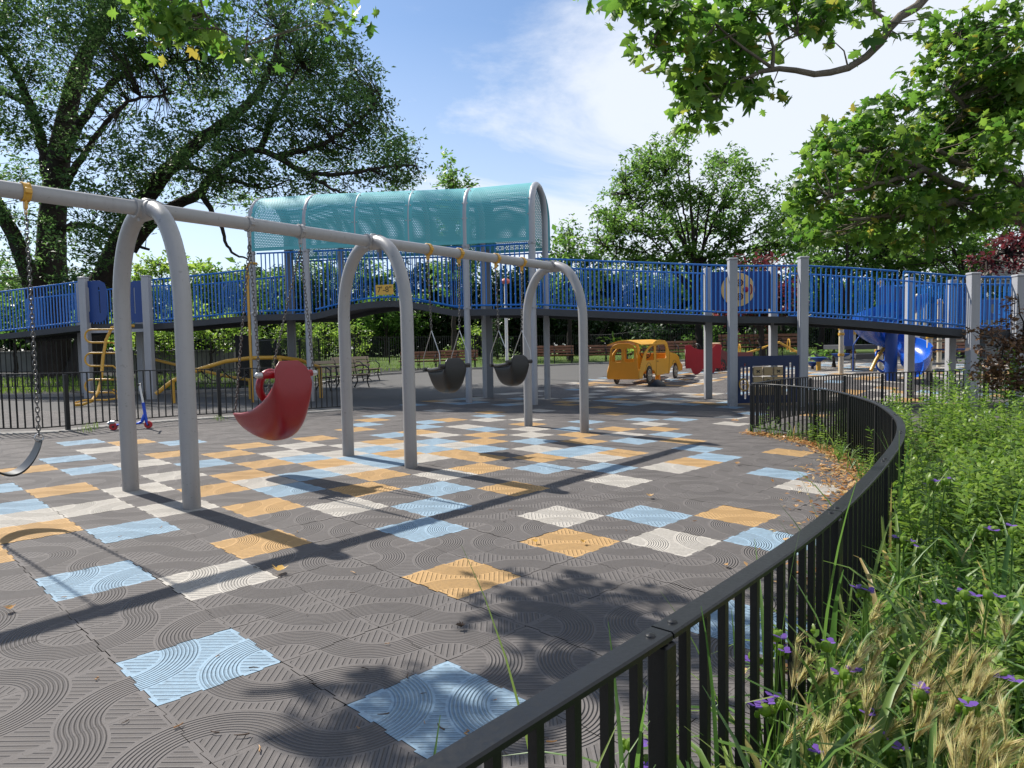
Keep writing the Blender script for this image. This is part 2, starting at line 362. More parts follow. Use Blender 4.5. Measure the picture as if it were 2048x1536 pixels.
setc(2, "3,0 5,0 8,1 2,-3 -1,-5 0,-6 1,-9 3,-7 3,-5 4,-8 1,-12 4,-12 5,-11 5,-9 4,-15 6,-12 8,-12 6,-8 5,-5 7,-3 6,-6 8,-5 9,-7 9,-6 8,-8 9,-10 11,-8 12,-9 11,-11 10,-13 12,-15 14,-13 17,-14 15,-10 10,-5 12,-4 13,-6 14,-7 15,-4 16,-7 17,-6 12,-2 27,-10 26,-14 23,-15 15,-1 20,-10 22,-12 25,-4")
setc(3, "6,-1 1,-2 0,-7 1,-7 2,-6 2,-8 3,-9 3,-11 3,-14 7,-11 6,-10 7,-9 4,-7 4,-4 7,-5 6,-7 8,-7 8,-10 9,-9 10,-8 11,-10 13,-11 15,-12 16,-16 16,-11 14,-9 13,-8 11,-6 9,-2 11,-4 15,-6 18,-7 11,-2 20,-5 22,-6 26,-11 28,-11 29,-14 19,-13 11,1 6,1 25,-13 5,-11")
setc(2, "5,-11")
AB0, AB1, AC0, AC1 = Vector((-2.75, 15.3)), Vector((2.4, 24.4)), None, None
def is_tile(x, y):
    if y > 34 or abs(x) > 24: return False
    e = (AB1-AB0); side = e.x*(y-AB0.y)-e.y*(x-AB0.x)
    if x > -3.4 or y > 14.2:
        if side > 0 and y > 13.2: return False
    return True
JAG = [(0, 0)]
for k in range(1, 6): JAG += [(k/6, 0.012 if k % 2 else -0.012), (k/6, -0.012 if k % 2 else 0.012)]
JAG = [(0, 0), (0.02, 0)] + [(t, o) for t, o in JAG[1:]] + [(0.98, 0)]
def make_tiles():
    V = []; Fs = []; UV = []; mi = []; rr = random.Random(5)
    for a in range(-14, 60):
        for b in range(-46, 26):
            cx, cy = tile_xy(a+.5, b+.5)
            if cy < -2.5 or cy > 36 or abs(cx) > cy*0.85+5 or not is_tile(cx, cy): continue
            k = COLS.get((a, b))
            far = cy > 15 or (a, b) not in COLS and cx < -3.5 and cy > 12.5
            if k is None:
                k = 0
                if cy > 15.5 and rr.random() < 0.30: k = rr.choice((1, 2, 3, 3))
                if cx > 9 and cy > 14 and rr.random() < 0.2: k = rr.choice((1, 2, 3))
            cor = [(0, 0), (1, 0), (1, 1), (0, 1)]; pts = []
            if cy < 14:
                pts += [(t, o) for t, o in JAG]
                pts += [(1+o, t) for t, o in JAG]
                pts += [(t, 1+o) for t, o in reversed(JAG)]
                pts += [(o, t) for t, o in reversed(JAG[1:])]
                # drop duplicate consecutive points
                q2 = []
                for p in pts:
                    if not q2 or (abs(p[0]-q2[-1][0])+abs(p[1]-q2[-1][1])) > 1e-6: q2.append(p)
                pts = q2
            else: pts = cor
            o = rr.random() < 0.5
            if (a, b) in ((1, 2), (0, 0), (0, -3)): o = False
            if (a, b) in ((3, 0), (5, 0), (8, 1), (7, -3)): o = True
            i0 = len(V); tz = rr.uniform(-0.0012, 0.0012); tx, ty = rr.uniform(-.002, .002), rr.uniform(-.002, .002)
            for (u, v) in pts:
                us, vs = 0.5+(u-.5)*0.9945, 0.5+(v-.5)*0.9945
                x, y = tile_xy(a+us, b+vs); V.append((x, y, gz(x, y)+tz+tx*(u-.5)+ty*(v-.5)))
                UV.append((1-u if o else u, v))
            Fs.append(tuple(range(i0, len(V)))[::-1]); mi.append(k)
    me = bpy.data.meshes.new('rubber_ground'); me.from_pydata(V, [], Fs)
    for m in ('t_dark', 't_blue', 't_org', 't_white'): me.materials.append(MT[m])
    me.polygons.foreach_set('material_index', mi)
    uv = me.uv_layers.new(name='UVMap'); li = np.zeros(len(me.loops), np.int32); me.loops.foreach_get('vertex_index', li)
    uv.data.foreach_set('uv', np.array(UV, np.float32)[li].ravel()); me.update()
    return tag(link('rubber_ground', me), kind='structure')
make_tiles()
def sheetgrid(name, xs, ys, dz, mat, test=None):
    V = [(x, y, gz(x, y)+dz) for y in ys for x in xs]; n = len(xs); Fs = []
    for j in range(len(ys)-1):
        for i in range(n-1):
            if test is None or test((xs[i]+xs[i+1])/2, (ys[j]+ys[j+1])/2): Fs.append((j*n+i, j*n+i+1, j*n+n+i+1, j*n+n+i))
    me = bpy.data.meshes.new(name); me.from_pydata(V, [], Fs); me.materials.append(mat); return link(name, me)
_ys = [-3, 0, 5, 10, 15, 20, 23, 26, 30, 34, 38, 42, 46, 60, 90, 150, 300, 700, 1500]
_xs = [-1500, -600, -200, -80, -30, -15, -5, 0, 5, 15, 30, 80, 200, 600, 1500]
_ys = sorted(set(_ys+list(range(11, 46)))); _xs = sorted(set(_xs+list(range(-30, 41))))
tag(sheetgrid('ground', _xs, _ys, -0.05, MT['lawn']), kind='structure')
tag(sheetgrid('ground_base', list(range(-30, 31)), [-3, 0]+[5+0.5*k for k in range(60)], -0.020, MT['joint'], lambda x, y: True), kind='structure')
# asphalt plaza bounded by a kerb line
KERB = [G(*q) for q in ((-300, 800), (150, 792), (470, 782), (560, 778), (640, 768), (700, 757), (760, 750), (860, 743), (1000, 735), (1200, 727), (1320, 724), (1500, 716), (1650, 710), (1850, 707), (2300, 706))]
def poly_asphalt():
    ka = [math.atan2(k.x, k.y) for k in KERB]; kd = [math.hypot(k.x, k.y) for k in KERB]
    V = []; Fs = []; NA, NR = 240, 70
    for i in range(NA+1):
        a = ka[0]+(ka[-1]-ka[0])*i/NA; dk = float(np.interp(a, ka, kd)); cs = math.cos(a)
        for j in range(NR+1):
            r = (9.0/cs)*(1-j/NR)+dk*j/NR; x, y = r*math.sin(a), r*math.cos(a); V.append((x, y, gz(x, y)-0.010))
    n = NR+1
    for i in range(NA):
        for j in range(NR): Fs.append((i*n+j, i*n+j+1, (i+1)*n+j+1, (i+1)*n+j))
    me = bpy.data.meshes.new('asphalt_plaza'); me.from_pydata(V, [], Fs); me.flip_normals(); me.materials.append(MT['asphalt']); return link('asphalt_plaza', me)
tag(poly_asphalt(), kind='structure')
def strip(name, pts, w, h, mat):
    b = MB()
    for a, c in zip(pts, pts[1:]):
        d = (c-a); L = d.length; ang = math.atan2(d.y, d.x); pit = -math.asin(max(-1, min(1, d.z/L)))
        b.box((a+c)/2+Vector((0, 0, h/2-0.02)), (L+w*0.3, w, h+0.04), Matrix.Rotation(ang, 3, 'Z') @ Matrix.Rotation(pit, 3, 'Y'), 0.01)
    return b.build(name, mat)
tag(strip('kerb', KERB, 0.15, 0.07, MT['conc']), kind='structure')
# ================================================================ FENCES
def picket_fence(name, label, cat, group, pts, h, gap, pw, postw, sec, railw, pickets_top=0.0, low=0.09, post_at=None, rail_h=0.018):
    """iron fence along ground points; each stretch between posts is a panel part"""
    root = thing(name, gp(pts[0]), label, cat, group); o = Vector(root.location)
    L = [0.0]
    for a, c in zip(pts, pts[1:]): L.append(L[-1]+(Vector((c.x, c.y, 0))-Vector((a.x, a.y, 0))).length)
    tot = L[-1]
    def P(s):
        s = max(0, min(tot, s))
        for i in range(len(L)-1):
            if s <= L[i+1]+1e-9:
                t = (s-L[i])/max(1e-9, L[i+1]-L[i]); p = pts[i].lerp(pts[i+1], t); return gp(p), math.atan2(pts[i+1].y-pts[i].y, pts[i+1].x-pts[i].x)
        return gp(pts[-1]), 0.0
    ns = max(1, round(tot/sec)); cuts = [tot*i/ns for i in range(ns+1)] if post_at is None else post_at
    for c in cuts:
        p, a = P(c); m = MB(); m.box(p-o+Vector((0, 0, (h-0.02)/2-0.1)), (postw, postw, h+0.18), Matrix.Rotation(a, 3, 'Z'), 0.004)
        m.build('post', MT['black'], root)
    for c0, c1 in zip(cuts, cuts[1:]):
        m = MB(); n = max(1, round((c1-c0)/gap))
        for k in range(1, n):
            p, a = P(c0+(c1-c0)*k/n); rot = Matrix.Rotation(a, 3, 'Z')
            m.box(p-o+Vector((0, 0, low+(h+pickets_top-low)/2-0.004)), (pw, pw, h+pickets_top-low-0.006), rot)
        k = max(1, int((c1-c0)/0.35)); rl = [P(c0+(c1-c0)*i/k)[0]-o+Vector((0, 0, low)) for i in range(k+1)]
        for a_, b_ in zip(rl, rl[1:]):
            d = b_-a_; m.box((a_+b_)/2, (d.length+0.004, railw*0.5, rail_h), Matrix.Rotation(math.atan2(d.y, d.x), 3, 'Z') @ Matrix.Rotation(-math.asin(d.z/d.length), 3, 'Y'))
        m.build('picket_panel', MT['black'], root)
        m = MB(); V = []; Fs = []
        k = max(2, int((c1-c0)/0.06)) if railw > 0.04 else max(1, int((c1-c0)/0.5))
        for i in range(k+1):
            p, a = P(c0+0.003+(c1-c0-0.006)*i/k); nrm = Vector((-math.sin(a), math.cos(a), 0)); p = p-o
            # rounded flat bar section
            hw = railw/2; bv = min(0.004, rail_h*0.3); zt, zb = h+rail_h*0.5, h-rail_h*0.5
            for (w_, z_) in ((-hw, zb), (-hw, zt-bv), (-hw+bv, zt), (hw-bv, zt), (hw, zt-bv), (hw, zb)): V.append(p+nrm*w_+Vector((0, 0, z_)))
        for i in range(k):
            for q in range(6): Fs.append((i*6+q, i*6+(q+1) % 6, i*6+6+(q+1) % 6, i*6+6+q))
        Fs += [(5, 4, 3, 2, 1, 0), tuple(k*6+q for q in range(6))]
        m.add(V, Fs)
        rail = m.build('top_rail', MT['black'], root, ang=25)
        if railw > 0.04:
            for s in (c0+0.045, c1-0.045):
                rv = MB(); p, a = P(s); rv.sphere(p-o+Vector((0, 0, h+rail_h*0.5)), 0.011, 10, 6, (1, 1, 0.55)); rv.build('rivet', MT['black'], rail)
    return root
h0 = 0.77
C1 = [on_h(u, v, h0) for u, v in ((1400, 1215), (1650, 1040), (1762, 930), (1801, 868), (1790, 832), (1740, 802), (1655, 780), (1560, 770), (1500, 767))]
first = C1[0]; d0 = (C1[0]-C1[1]); 
near0 = on_h(884, 1536, h0)
C1 = [near0+(near0-C1[0])*0.9, near0] + C1
CP = catmull([Vector((p.x, p.y, 0)) for p in C1], 0.08)
picket_fence('garden_fence', 'low black iron fence with flat riveted rail curving round the weed bed', 'fence', None, CP, h0, 0.098, 0.019, 0.045, 1.25, 0.054, rail_h=0.014)
C2 = [Vector((CP[-1].x, CP[-1].y, 0))] + [Vector(on_h(u, v, h0)) for u, v in ((1570, 758), (1660, 751), (1760, 746), (1900, 742), (2080, 738))]
for p in C2: p.z = 0
picket_fence('garden_fence', 'low black fence running right from the corner behind the weeds', 'fence', None, catmull(C2, 0.2), h0, 0.115, 0.02, 0.045, 1.6, 0.039)
LF = [G(*q) for q in ((-260, 890), (-40, 868), (85, 866), (240, 850), (390, 838), (500, 832), (600, 826), (700, 819))]
picket_fence('play_area_fence', 'low black picket fence beside the parked scooter at left', 'fence', None, catmull([Vector((p.x, p.y, 0)) for p in LF], 0.2), 0.92, 0.115, 0.018, 0.06, 2.4, 0.036, low=0.08)
m = MB()
pl = catmull([Vector((p.x, p.y, 0)) for p in LF], 0.6)
for a, c in zip(pl, pl[1:]):
    a, c = gp(a), gp(c); d = c-a; m.box((a+c)/2+Vector((0, 0, -0.01)), (d.length+0.01, 0.3, 0.05), Matrix.Rotation(math.atan2(d.y, d.x), 3, 'Z') @ Matrix.Rotation(-math.asin(d.z/d.length), 3, 'Y'))
tag(m.build('kerb_strip', MT['conc']), kind='structure')
FF = [G(*q) for q in ((-400, 796), (-50, 789), (200, 785), (478, 779))]
for p in FF: p.z = 0
picket_fence('park_fence', 'tall black picket fence behind the yellow climber at left', 'fence', None, FF, 1.55, 0.125, 0.02, 0.06, 2.5, 0.035, 0.08, 0.2)
FG = [G(*q) for q in ((480, 779), (545, 757), (640, 738), (760, 728), (960, 721), (1180, 716), (1420, 708), (1610, 704))]
for p in FG: p.z = 0
picket_fence('park_fence', 'long black picket fence behind the row of wooden benches', 'fence', None, FG, 1.5, 0.15, 0.024, 0.07, 3.0, 0.035, 0.08, 0.2)
FH = [G(*q) for q in ((1612, 704), (1668, 704))]
for p in FH: p.z = 0
picket_fence('park_gate', 'tall dense black iron gate in the far fence right of the grey posts', 'gate', None, FH, 2.35, 0.10, 0.03, 0.09, 2.0, 0.05, 0.0, 0.2)
FI = [G(*q) for q in ((1668, 704), (1850, 702), (2150, 702))]
for p in FI: p.z = 0
picket_fence('park_fence', 'far black picket fence behind the blue play structure at right', 'fence', None, FI, 1.6, 0.15, 0.024, 0.07, 3.0, 0.035, 0.08, 0.2)
# black notice panel at the fence corner
p = G(494, 779); t = thing('notice_board', gp(p), 'solid black panel standing at the corner of the far fence', 'panel')
m = MB(); m.box((0, 0, 0.9), (0.5, 0.05, 1.55), None, 0.01); m.build('board', MT['black'], t)
for sx in (-1, 1): m = MB(); m.box((sx*0.275, 0, 0.85), (0.05, 0.06, 1.75), None, 0.008); m.build('post', MT['black'], t)
# low wall beyond the left fence
WL = [on_h(u, 742, 0.0) for u in (-500, 0, 250, 470)]
m = MB()
for a, c in zip(WL, WL[1:]):
    a, c = gp(a), gp(c); d = c-a; m.box((a+c)/2+Vector((0, 0, 0.40)), (d.length, 0.35, 0.95), Matrix.Rotation(math.atan2(d.y, d.x), 3, 'Z'))
    m.box((a+c)/2+Vector((0, 0, 0.92)), (d.length, 0.45, 0.09), Matrix.Rotation(math.atan2(d.y, d.x), 3, 'Z'), 0.01)
tag(m.build('garden_wall', MT['wall']), 'low grey stone wall behind the trunk of the big tree', 'wall')
# ================================================================ SWING SET
AR = [(G(322, 997), 2.53), (G(760, 922), 2.55), (G(1112, 858), 2.63)]
AR = [(gp(p), h) for p, h in AR]
bd = Vector((AR[2][0].x-AR[0][0].x, AR[2][0].y-AR[0][0].y, 0)).normalized(); pd = Vector((bd.y, -bd.x, 0))
root = thing('swing_frame', AR[0][0], 'grey swing frame with three arched legs and a long top beam', 'swing frame'); o = Vector(root.location)
tops = [p+Vector((0, 0, h)) for p, h in AR]
ext = tops[0]+(tops[0]-tops[1])*1.15
m = MB(); m.tube([ext-o, tops[0]-o, tops[1]-o, tops[2]-o+bd*0.08], 0.063, 24); m.build('top_beam', MT['swing'], root)
BASES = [((262, 980), (384, 1016)), ((697, 911), (822, 935)), ((1057, 852), (1169, 865))]
def arch(pa, pb, top, rad, n=20):
    # legs rise straight then bend in a half ellipse meeting at top
    hs = 0.60; pts = []
    za = (top.z-pa.z)
    for base, sgn in ((pa, 0), (pb, 1)):
        mid = Vector((top.x, top.y, 0)); bx = Vector((base.x, base.y, 0))
        leg = [base+Vector((0, 0, -0.05)), base+Vector((0, 0, za*0.3)), base+Vector((0, 0, za*0.62))]
        zs = base.z+za*0.66; R_ = top.z-zs
        for k in range(0, 15):
            q = math.pi/2*k/14; xy = mid+(bx-mid)*(math.cos(q)**0.9 if k < 14 else 0.0); leg.append(Vector((xy.x, xy.y, zs+R_*math.sin(q))))
        pts.append(leg)
    return pts[0]+pts[1][::-1][1:]
for i, (ba, bb) in enumerate(BASES):
    pa, pb = gp(G(*ba)), gp(G(*bb)); m = MB(); m.tube([q-o for q in arch(pa, pb, tops[i], 0.07)], 0.071, 24); m.build('arched_leg', MT['swing'], root)
    m = MB(); c = tops[i]-o
    m.tube([c-bd*0.10, c+bd*0.10], 0.078, 24); m.tube([c-bd*0.11, c-bd*0.095], 0.083, 24); m.tube([c+bd*0.095, c+bd*0.11], 0.083, 24)
    m.tube([c-pd*0.12-Vector((0, 0, .012)), c+pd*0.12-Vector((0, 0, .012))], 0.082, 24); m.box(c+Vector((0, 0, 0.078)), (0.07, 0.05, 0.03), None, 0.008)
    m.cyl(c+bd*0.07+Vector((0, 0, -.11)), c+bd*0.07+Vector((0, 0, -.05)), 0.012, 8); m.cyl(c-bd*0.07+Vector((0, 0, -.11)), c-bd*0.07+Vector((0, 0, -.05)), 0.012, 8)
    m.build('coupling', MT['swing'], root)
def beam_at(u):
    """point on the beam axis seen at image column u"""
    best = None
    line = [ext, tops[0], tops[1], tops[2]]
    for a, b in zip(line, line[1:]):
        for k in range(301):
            q = a.lerp(b, k/300); d = q-CAM; uu = 1024+F*d.dot(_r)/d.dot(_f)
            if best is None or abs(uu-u) < best[0]: best = (abs(uu-u), q)
    return best[1]
def hanger(u, mat):
    c = beam_at(u)-o; m = MB(); m.tube([c-bd*0.024, c+bd*0.024], 0.071, 24)
    m.torus(c-bd*0.022, bd, 0.070, 0.006, 24, 6); m.torus(c+bd*0.022, bd, 0.070, 0.006, 24, 6)
    m.box(c+Vector((0, 0, -0.095)), (0.022, 0.05, 0.07), Matrix.Rotation(math.atan2(bd.y, bd.x), 3, 'Z'), 0.006)
    m.box(c+pd*0.075, (0.05, 0.03, 0.04), Matrix.Rotation(math.atan2(bd.y, bd.x), 3, 'Z'), 0.006)
    m.torus(c+Vector((0, 0, -0.15)), bd, 0.022, 0.005, 14, 6)
    m.build('beam_clamp', mat, root); return c+o+Vector((0, 0, -0.17))
HG = {u: hanger(u, MT['yellow'] if u not in (497, 600) else MT['swing']) for u in (-88, 50, 497, 600, 855, 918, 991, 1043)}
def chain(a, b, sc_=1.0):
    a, b = Vector(a), Vector(b); L = (b-a).length; d = (b-a)/L; pitch = 0.036*sc_; n = int(L/pitch); m = MB()
    s = d.orthogonal().normalized(); t = d.cross(s)
    for i in range(n):
        c = a+d*((i+.5)*L/n); w = s if i % 2 else t; pts = []
        for k in range(10):
            q = 2*math.pi*k/10; pts.append(c+d*math.cos(q)*0.026*sc_+w*math.sin(q)*0.013*sc_)
        m.tube(pts, 0.0042*sc_, 5, closed=True)
    return m
def scoop(name, mat, prof, width, side, parent, thick=0.018, nu=14, power=3.0):
    """moulded bucket: prof = [(f, z, halfwidth, sideheight)], f forward, w along beam"""
    N = 40; P = catmull([Vector((p[0], p[1], 0)) for p in prof], 0.001); arr = np.array(prof, float); ts = np.linspace(0, len(prof)-1, N)
    def cr(col, t):
        i = int(min(len(prof)-2, math.floor(t))); q = t-i; g = lambda j: arr[max(0, min(len(prof)-1, j)), col]
        a, b, c, d = g(i-1), g(i), g(i+1), g(i+2)
        return 0.5*((2*b)+(c-a)*q+(2*a-5*b+4*c-d)*q*q+(3*b-a-3*c+d)*q**3)
    V = []; Fs = []
    for t in ts:
        f, z, hw, sh = cr(0, t), cr(1, t), cr(2, t), cr(3, t)
        t2 = min(len(prof)-1, t+0.05); t1 = max(0, t-0.05); df, dz = cr(0, t2)-cr(0, t1), cr(1, t2)-cr(1, t1); l = math.hypot(df, dz) or 1
        nf, nz = -dz/l, df/l     # inward normal (profile runs back-top -> bottom -> front)
        for k in range(nu+1):
            u = -1+2*k/nu; s = abs(u)**power*sh; w = math.copysign(min(1.0, abs(u)**0.85), u)*hw*(1-0.12*abs(u)**6)
            V.append((f, w, z+s))
    for i in range(N-1):
        for k in range(nu): Fs.append((i*(nu+1)+k, i*(nu+1)+k+1, (i+1)*(nu+1)+k+1, (i+1)*(nu+1)+k))
    m = MB(); m.add(V, Fs); ob = m.build(name, mat, parent, ang=80)
    md = ob.modifiers.new('thickness', 'SOLIDIFY'); md.thickness = thick; md.offset = 1
    sd = ob.modifiers.new('soft', 'SUBSURF'); sd.levels = 1; sd.render_levels = 1
    return ob
# red moulded seat; local axes: x forward (away from viewer), y along beam
fw = -pd; rz = math.atan2(fw.y, fw.x)
mid = (beam_at(497)+beam_at(600))/2
def seat_root(name, mid, zbot, label, cat, rz, group=None):
    t = thing(name, Vector((mid.x, mid.y, zbot)), label, cat, group, rz); return t
q = mid-CAM; dR = q.dot(_f)
zb = at(575, 882, dR-0.05).z
t = seat_root('moulded_swing', mid, zb, 'red moulded bucket swing seat hanging on four chains', 'swing', rz)
MW = Matrix.Translation(t.location) @ Matrix.Rotation(rz, 4, 'Z'); MI = MW.inverted()
prof = [(-0.13, 0.795, 0.12, 0.0), (-0.165, 0.73, 0.20, 0.01), (-0.19, 0.61, 0.235, 0.06), (-0.205, 0.42, 0.24, 0.20), (-0.185, 0.24, 0.242, 0.33), (-0.115, 0.085, 0.24, 0.41), (0.03, 0.005, 0.235, 0.39), (0.20, 0.0, 0.225, 0.32), (0.40, 0.04, 0.215, 0.235), (0.56, 0.11, 0.20, 0.155), (0.635, 0.235, 0.18, 0.02)]
scoop('seat_shell', MT['red'], prof, 0.24, 0.2, t)
m = MB(); m.torus((0.15, 0.03, 0.54), (1, 0.2, 0.05), 0.145, 0.038, 28, 12); m.sphere((0.15, 0.03, 0.40), 0.055); ob = m.build('lap_ring', MT['red'], t)
for s in (-1, 1):
    m = MB(); m.tube([(-0.11, s*0.16, 0.665), (-0.11, s*0.29, 0.665)], 0.036, 14); lug = m.build('side_lug', MT['red'], t)
    m = MB(); m.tube([(-0.11, s*0.285, 0.665), (-0.11, s*0.335, 0.665)], 0.030, 14); m.sphere((-0.11, s*0.335, 0.665), 0.03); m.build('lug_cap', MT['steel'], lug)
    a = MI @ HG[497 if s > 0 else 600]
    chain(a, (-0.11, s*0.315, 0.695)).build('rear_chain', MT['chain'], t, ang=80)
    chain(a, (0.60, s*0.165, 0.265)).build('front_chain', MT['chain'], t, ang=80)
# black toddler buckets
def bucket(u0, u1, vbot, label, uc, yaw):
    a0, a1 = HG[u0], HG[u1]; mid = (beam_at(u0)+beam_at(u1))/2; d = (mid-CAM).dot(_f); zb = at(uc, vbot, d).z
    ctr = at(uc, vbot, d)
    t = thing('toddler_swing', Vector((mid.x, mid.y, zb)), label, 'swing', 'black toddler bucket swings', rz+yaw)
    MI = (Matrix.Translation(t.location) @ Matrix.Rotation(rz+yaw, 4, 'Z')).inverted()
    pr = [(-0.17, 0.43, 0.10, 0.0), (-0.20, 0.37, 0.16, 0.02), (-0.215, 0.27, 0.175, 0.06), (-0.205, 0.13, 0.17, 0.17), (-0.15, 0.025, 0.165, 0.26), (0.0, 0.0, 0.16, 0.275), (0.14, 0.03, 0.16, 0.24), (0.195, 0.15, 0.168, 0.13), (0.21, 0.25, 0.175, 0.04), (0.245, 0.295, 0.175, 0.0)]
    scoop('bucket', MT['rub'], pr, 0.18, 0.1, t, 0.022)
    m = MB()
    for s in (-1, 1): m.tube([(-0.20, s*0.14, 0.33), (-0.06, s*0.175, 0.30), (0.10, s*0.175, 0.285), (0.24, s*0.15, 0.29)], 0.024, 8); m.tube([(-0.205, s*0.15, 0.34), (-0.205, s*0.225, 0.34)], 0.03, 10); m.tube([(0.235, s*0.15, 0.29), (0.235, s*0.215, 0.29)], 0.028, 10)
    m.build('rim', MT['rub'], t)
    for s, a in ((1, a0), (-1, a1)):
        a = MI @ a; j = Vector((0.0, s*0.21, 0.80))
        chain(a, j).build('chain', MT['chain'], t, ang=80)
        m = MB()
        for f, z in ((-0.205, 0.34), (0.235, 0.29)):
            k = Vector((f, s*0.21, z)); k2 = Vector((f*0.95, s*0.212, z+0.16)); m.tube([j, k2, k], 0.006, 6)
        m.build('hanger_rod', MT['steel'], t)
bucket(855, 918, 784, 'black rubber bucket swing nearer the middle arch', 893, -0.30)
bucket(991, 1043, 770, 'black rubber bucket swing nearer the farthest arch', 1020, -0.30)
# belt swing at the left edge
a0, a1 = HG[-88], HG[50]; mid = (a0+a1)/2
dd = (a1-CAM).dot(_f); e1 = at(62, 884, dd); 
t = thing('belt_swing', Vector((mid.x, mid.y, e1.z-0.2)), 'black rubber belt swing hanging at the left edge', 'swing'); o2 = Vector(t.location)
e0 = Vector((a0.x, a0.y, e1.z)); e1 = Vector((a1.x, a1.y, e1.z)); e0 = e0.lerp(e1, 0.02)
chain(a1-o2, e1-o2+Vector((0, 0, .04))).build('chain', MT['chain'], t, ang=80); chain(a0-o2, e0-o2+Vector((0, 0, .04))).build('chain', MT['chain'], t, ang=80)
m = MB(); V = []; Fs = []; N = 24
for i in range(N+1):
    s = i/N; c = e0.lerp(e1, s)-o2; c.z -= 0.235*(1-(2*s-1)**2)**0.8; hw = 0.085*(0.75+0.25*math.sin(math.pi*s))
    for w_, z_ in ((-hw, -.008), (-hw, .008), (hw, .008), (hw, -.008)): V.append(c+pd*w_+Vector((0, 0, z_)))
for i in range(N):
    for k in range(4): Fs.append((i*4+k, i*4+(k+1) % 4, i*4+4+(k+1) % 4, i*4+4+k))
Fs += [(3, 2, 1, 0), tuple(N*4+k for k in range(4))]
m.add(V, Fs); m.build('belt', MT['rub'], t, ang=50)
for e in (e0, e1): m = MB(); m.torus(e-o2+Vector((0, 0, .02)), pd, 0.03, 0.006, 12, 6); m.build('ring', MT['steel'], t)
# ================================================================ RAMP BRIDGE
# stations: column, lower rail row, top rail row, depth
ST = [(-60, 668, 585, 18.6), (60, 655, 574, 18.2), (179, 641, 565, 17.8), (304, 641, 561, 17.5), (410, 632, 552, 17.25), (512, 622, 543, 17.0), (625, 620, 500, 16.6), (938, 611, 492, 16.05), (1066, 609, 486, 15.5), (1120, 611, 521, 15.45), (1290, 618, 526, 15.35), (1465, 625, 531, 15.3), (1605, 625, 530, 15.2), (1700, 631, 538, 15.0), (1800, 639, 549, 14.8), (1942, 652, 560, 14.5), (2036, 653, 562, 14.4), (2200, 655, 563, 14.3)]
def stat(u):
    for a, b in zip(ST, ST[1:]):
        if u <= b[0]: t = (u-a[0])/(b[0]-a[0]); return [a[k]+(b[k]-a[k])*t for k in range(4)]
    return list(ST[-1])
def edge_pts():
    return [at(s[0], s[1], s[3]) for s in ST]
EP = edge_pts(); W = 1.7
def nrm(i):
    a = EP[max(0, i-1)]; b = EP[min(len(EP)-1, i+1)]; d = Vector((b.x-a.x, b.y-a.y, 0)).normalized(); return Vector((-d.y, d.x, 0))
ARC = [(640, 617), (668, 610), (700, 602), (740, 596), (780, 593.5), (810, 595), (845, 600), (880, 607), (912, 613)]
def side(u, which, row=None):
    """3D point on the front/rear edge at image column u (front) at lower-rail height"""
    s = stat(u); p = at(u, s[1] if row is None else row, s[3])
    if which:
        a = at(u-8, s[1], stat(u-8)[3]); b = at(u+8, s[1], stat(u+8)[3]); d = Vector((b.x-a.x, b.y-a.y, 0)).normalized(); p = p+Vector((-d.y, d.x, 0))*W
    return p
broot = thing('ramp_bridge', gp(G(1465, 812)), 'long blue railed ramp bridge on grey posts with a teal covered middle', 'bridge'); bo = Vector(broot.location)
RAILH = 1.04
def arcrow(u):
    pts = [(625, 620)]+ARC+[(938, 611)]
    for a, b in zip(pts, pts[1:]):
        if a[0] <= u <= b[0]: return a[1]+(b[1]-a[1])*(u-a[0])/(b[0]-a[0])
    return stat(u)[1]
def rail_panel(u0, u1, which, top=None, nseg=None, rowf=None, name='railing', gap=0.100, inset=12):
    """one bay of railing: bottom tube, top tube and bars in one mesh"""
    w = u1-u0; us = [u0+inset*0.5+(w-inset)*k/24 for k in range(25)]
    lo = [side(u, which, rowf(u) if rowf else None)-bo for u in us]
    if top is None: hi = [p+Vector((0, 0, RAILH)) for p in lo]
    else:
        z0, z1 = top; hi = [Vector((p.x, p.y, z0+(z1-z0)*k/24-bo.z)) for k, p in enumerate(lo)]
    m = MB(); m.tube(lo, 0.021, 8); m.tube(hi, 0.021, 8)
    if top is None: m.tube([lo[0], hi[0]], 0.018, 8); m.tube([lo[-1], hi[-1]], 0.018, 8)
    L = sum((b-a).length for a, b in zip(lo, lo[1:])); n = int(L/gap)
    for k in range(1, n):
        t = k/n*24; i = min(23, int(t)); q = t-i; a = lo[i].lerp(lo[i+1], q); b = hi[i].lerp(hi[i+1], q); m.tube([a, b], 0.015, 6, cap=False)
    for k in range(2, 24, 7): m.tube([lo[k], lo[k]-Vector((0, 0, 0.13))], 0.014, 6)
    return m.build(name, MT['blue'], broot)
def deck(us, rowf=None):
    fr = [side(u, 0, rowf(u) if rowf else None)-bo-Vector((0, 0, 0.09)) for u in us]; re = [side(u, 1, rowf(u) if rowf else None)-bo-Vector((0, 0, 0.09)) for u in us]
    m = MB(); V = []; Fs = []; h = 0.15
    for a, b in zip(fr, re):
        d = (a-b).normalized()*0.03; a = a+d; b = b-d
        V += [a, a-Vector((0, 0, h)), a-d*2-Vector((0, 0, h)), a-d*2-Vector((0, 0, 0.05)), b+d*2-Vector((0, 0, 0.05)), b+d*2-Vector((0, 0, h)), b-Vector((0, 0, h)), b]
    for i in range(len(us)-1):
        for k in range(8): Fs.append((i*8+k, i*8+8+k, i*8+8+(k+1) % 8, i*8+(k+1) % 8))
    m.add(V, Fs); m.build('deck', MT['deck'], broot, ang=30)
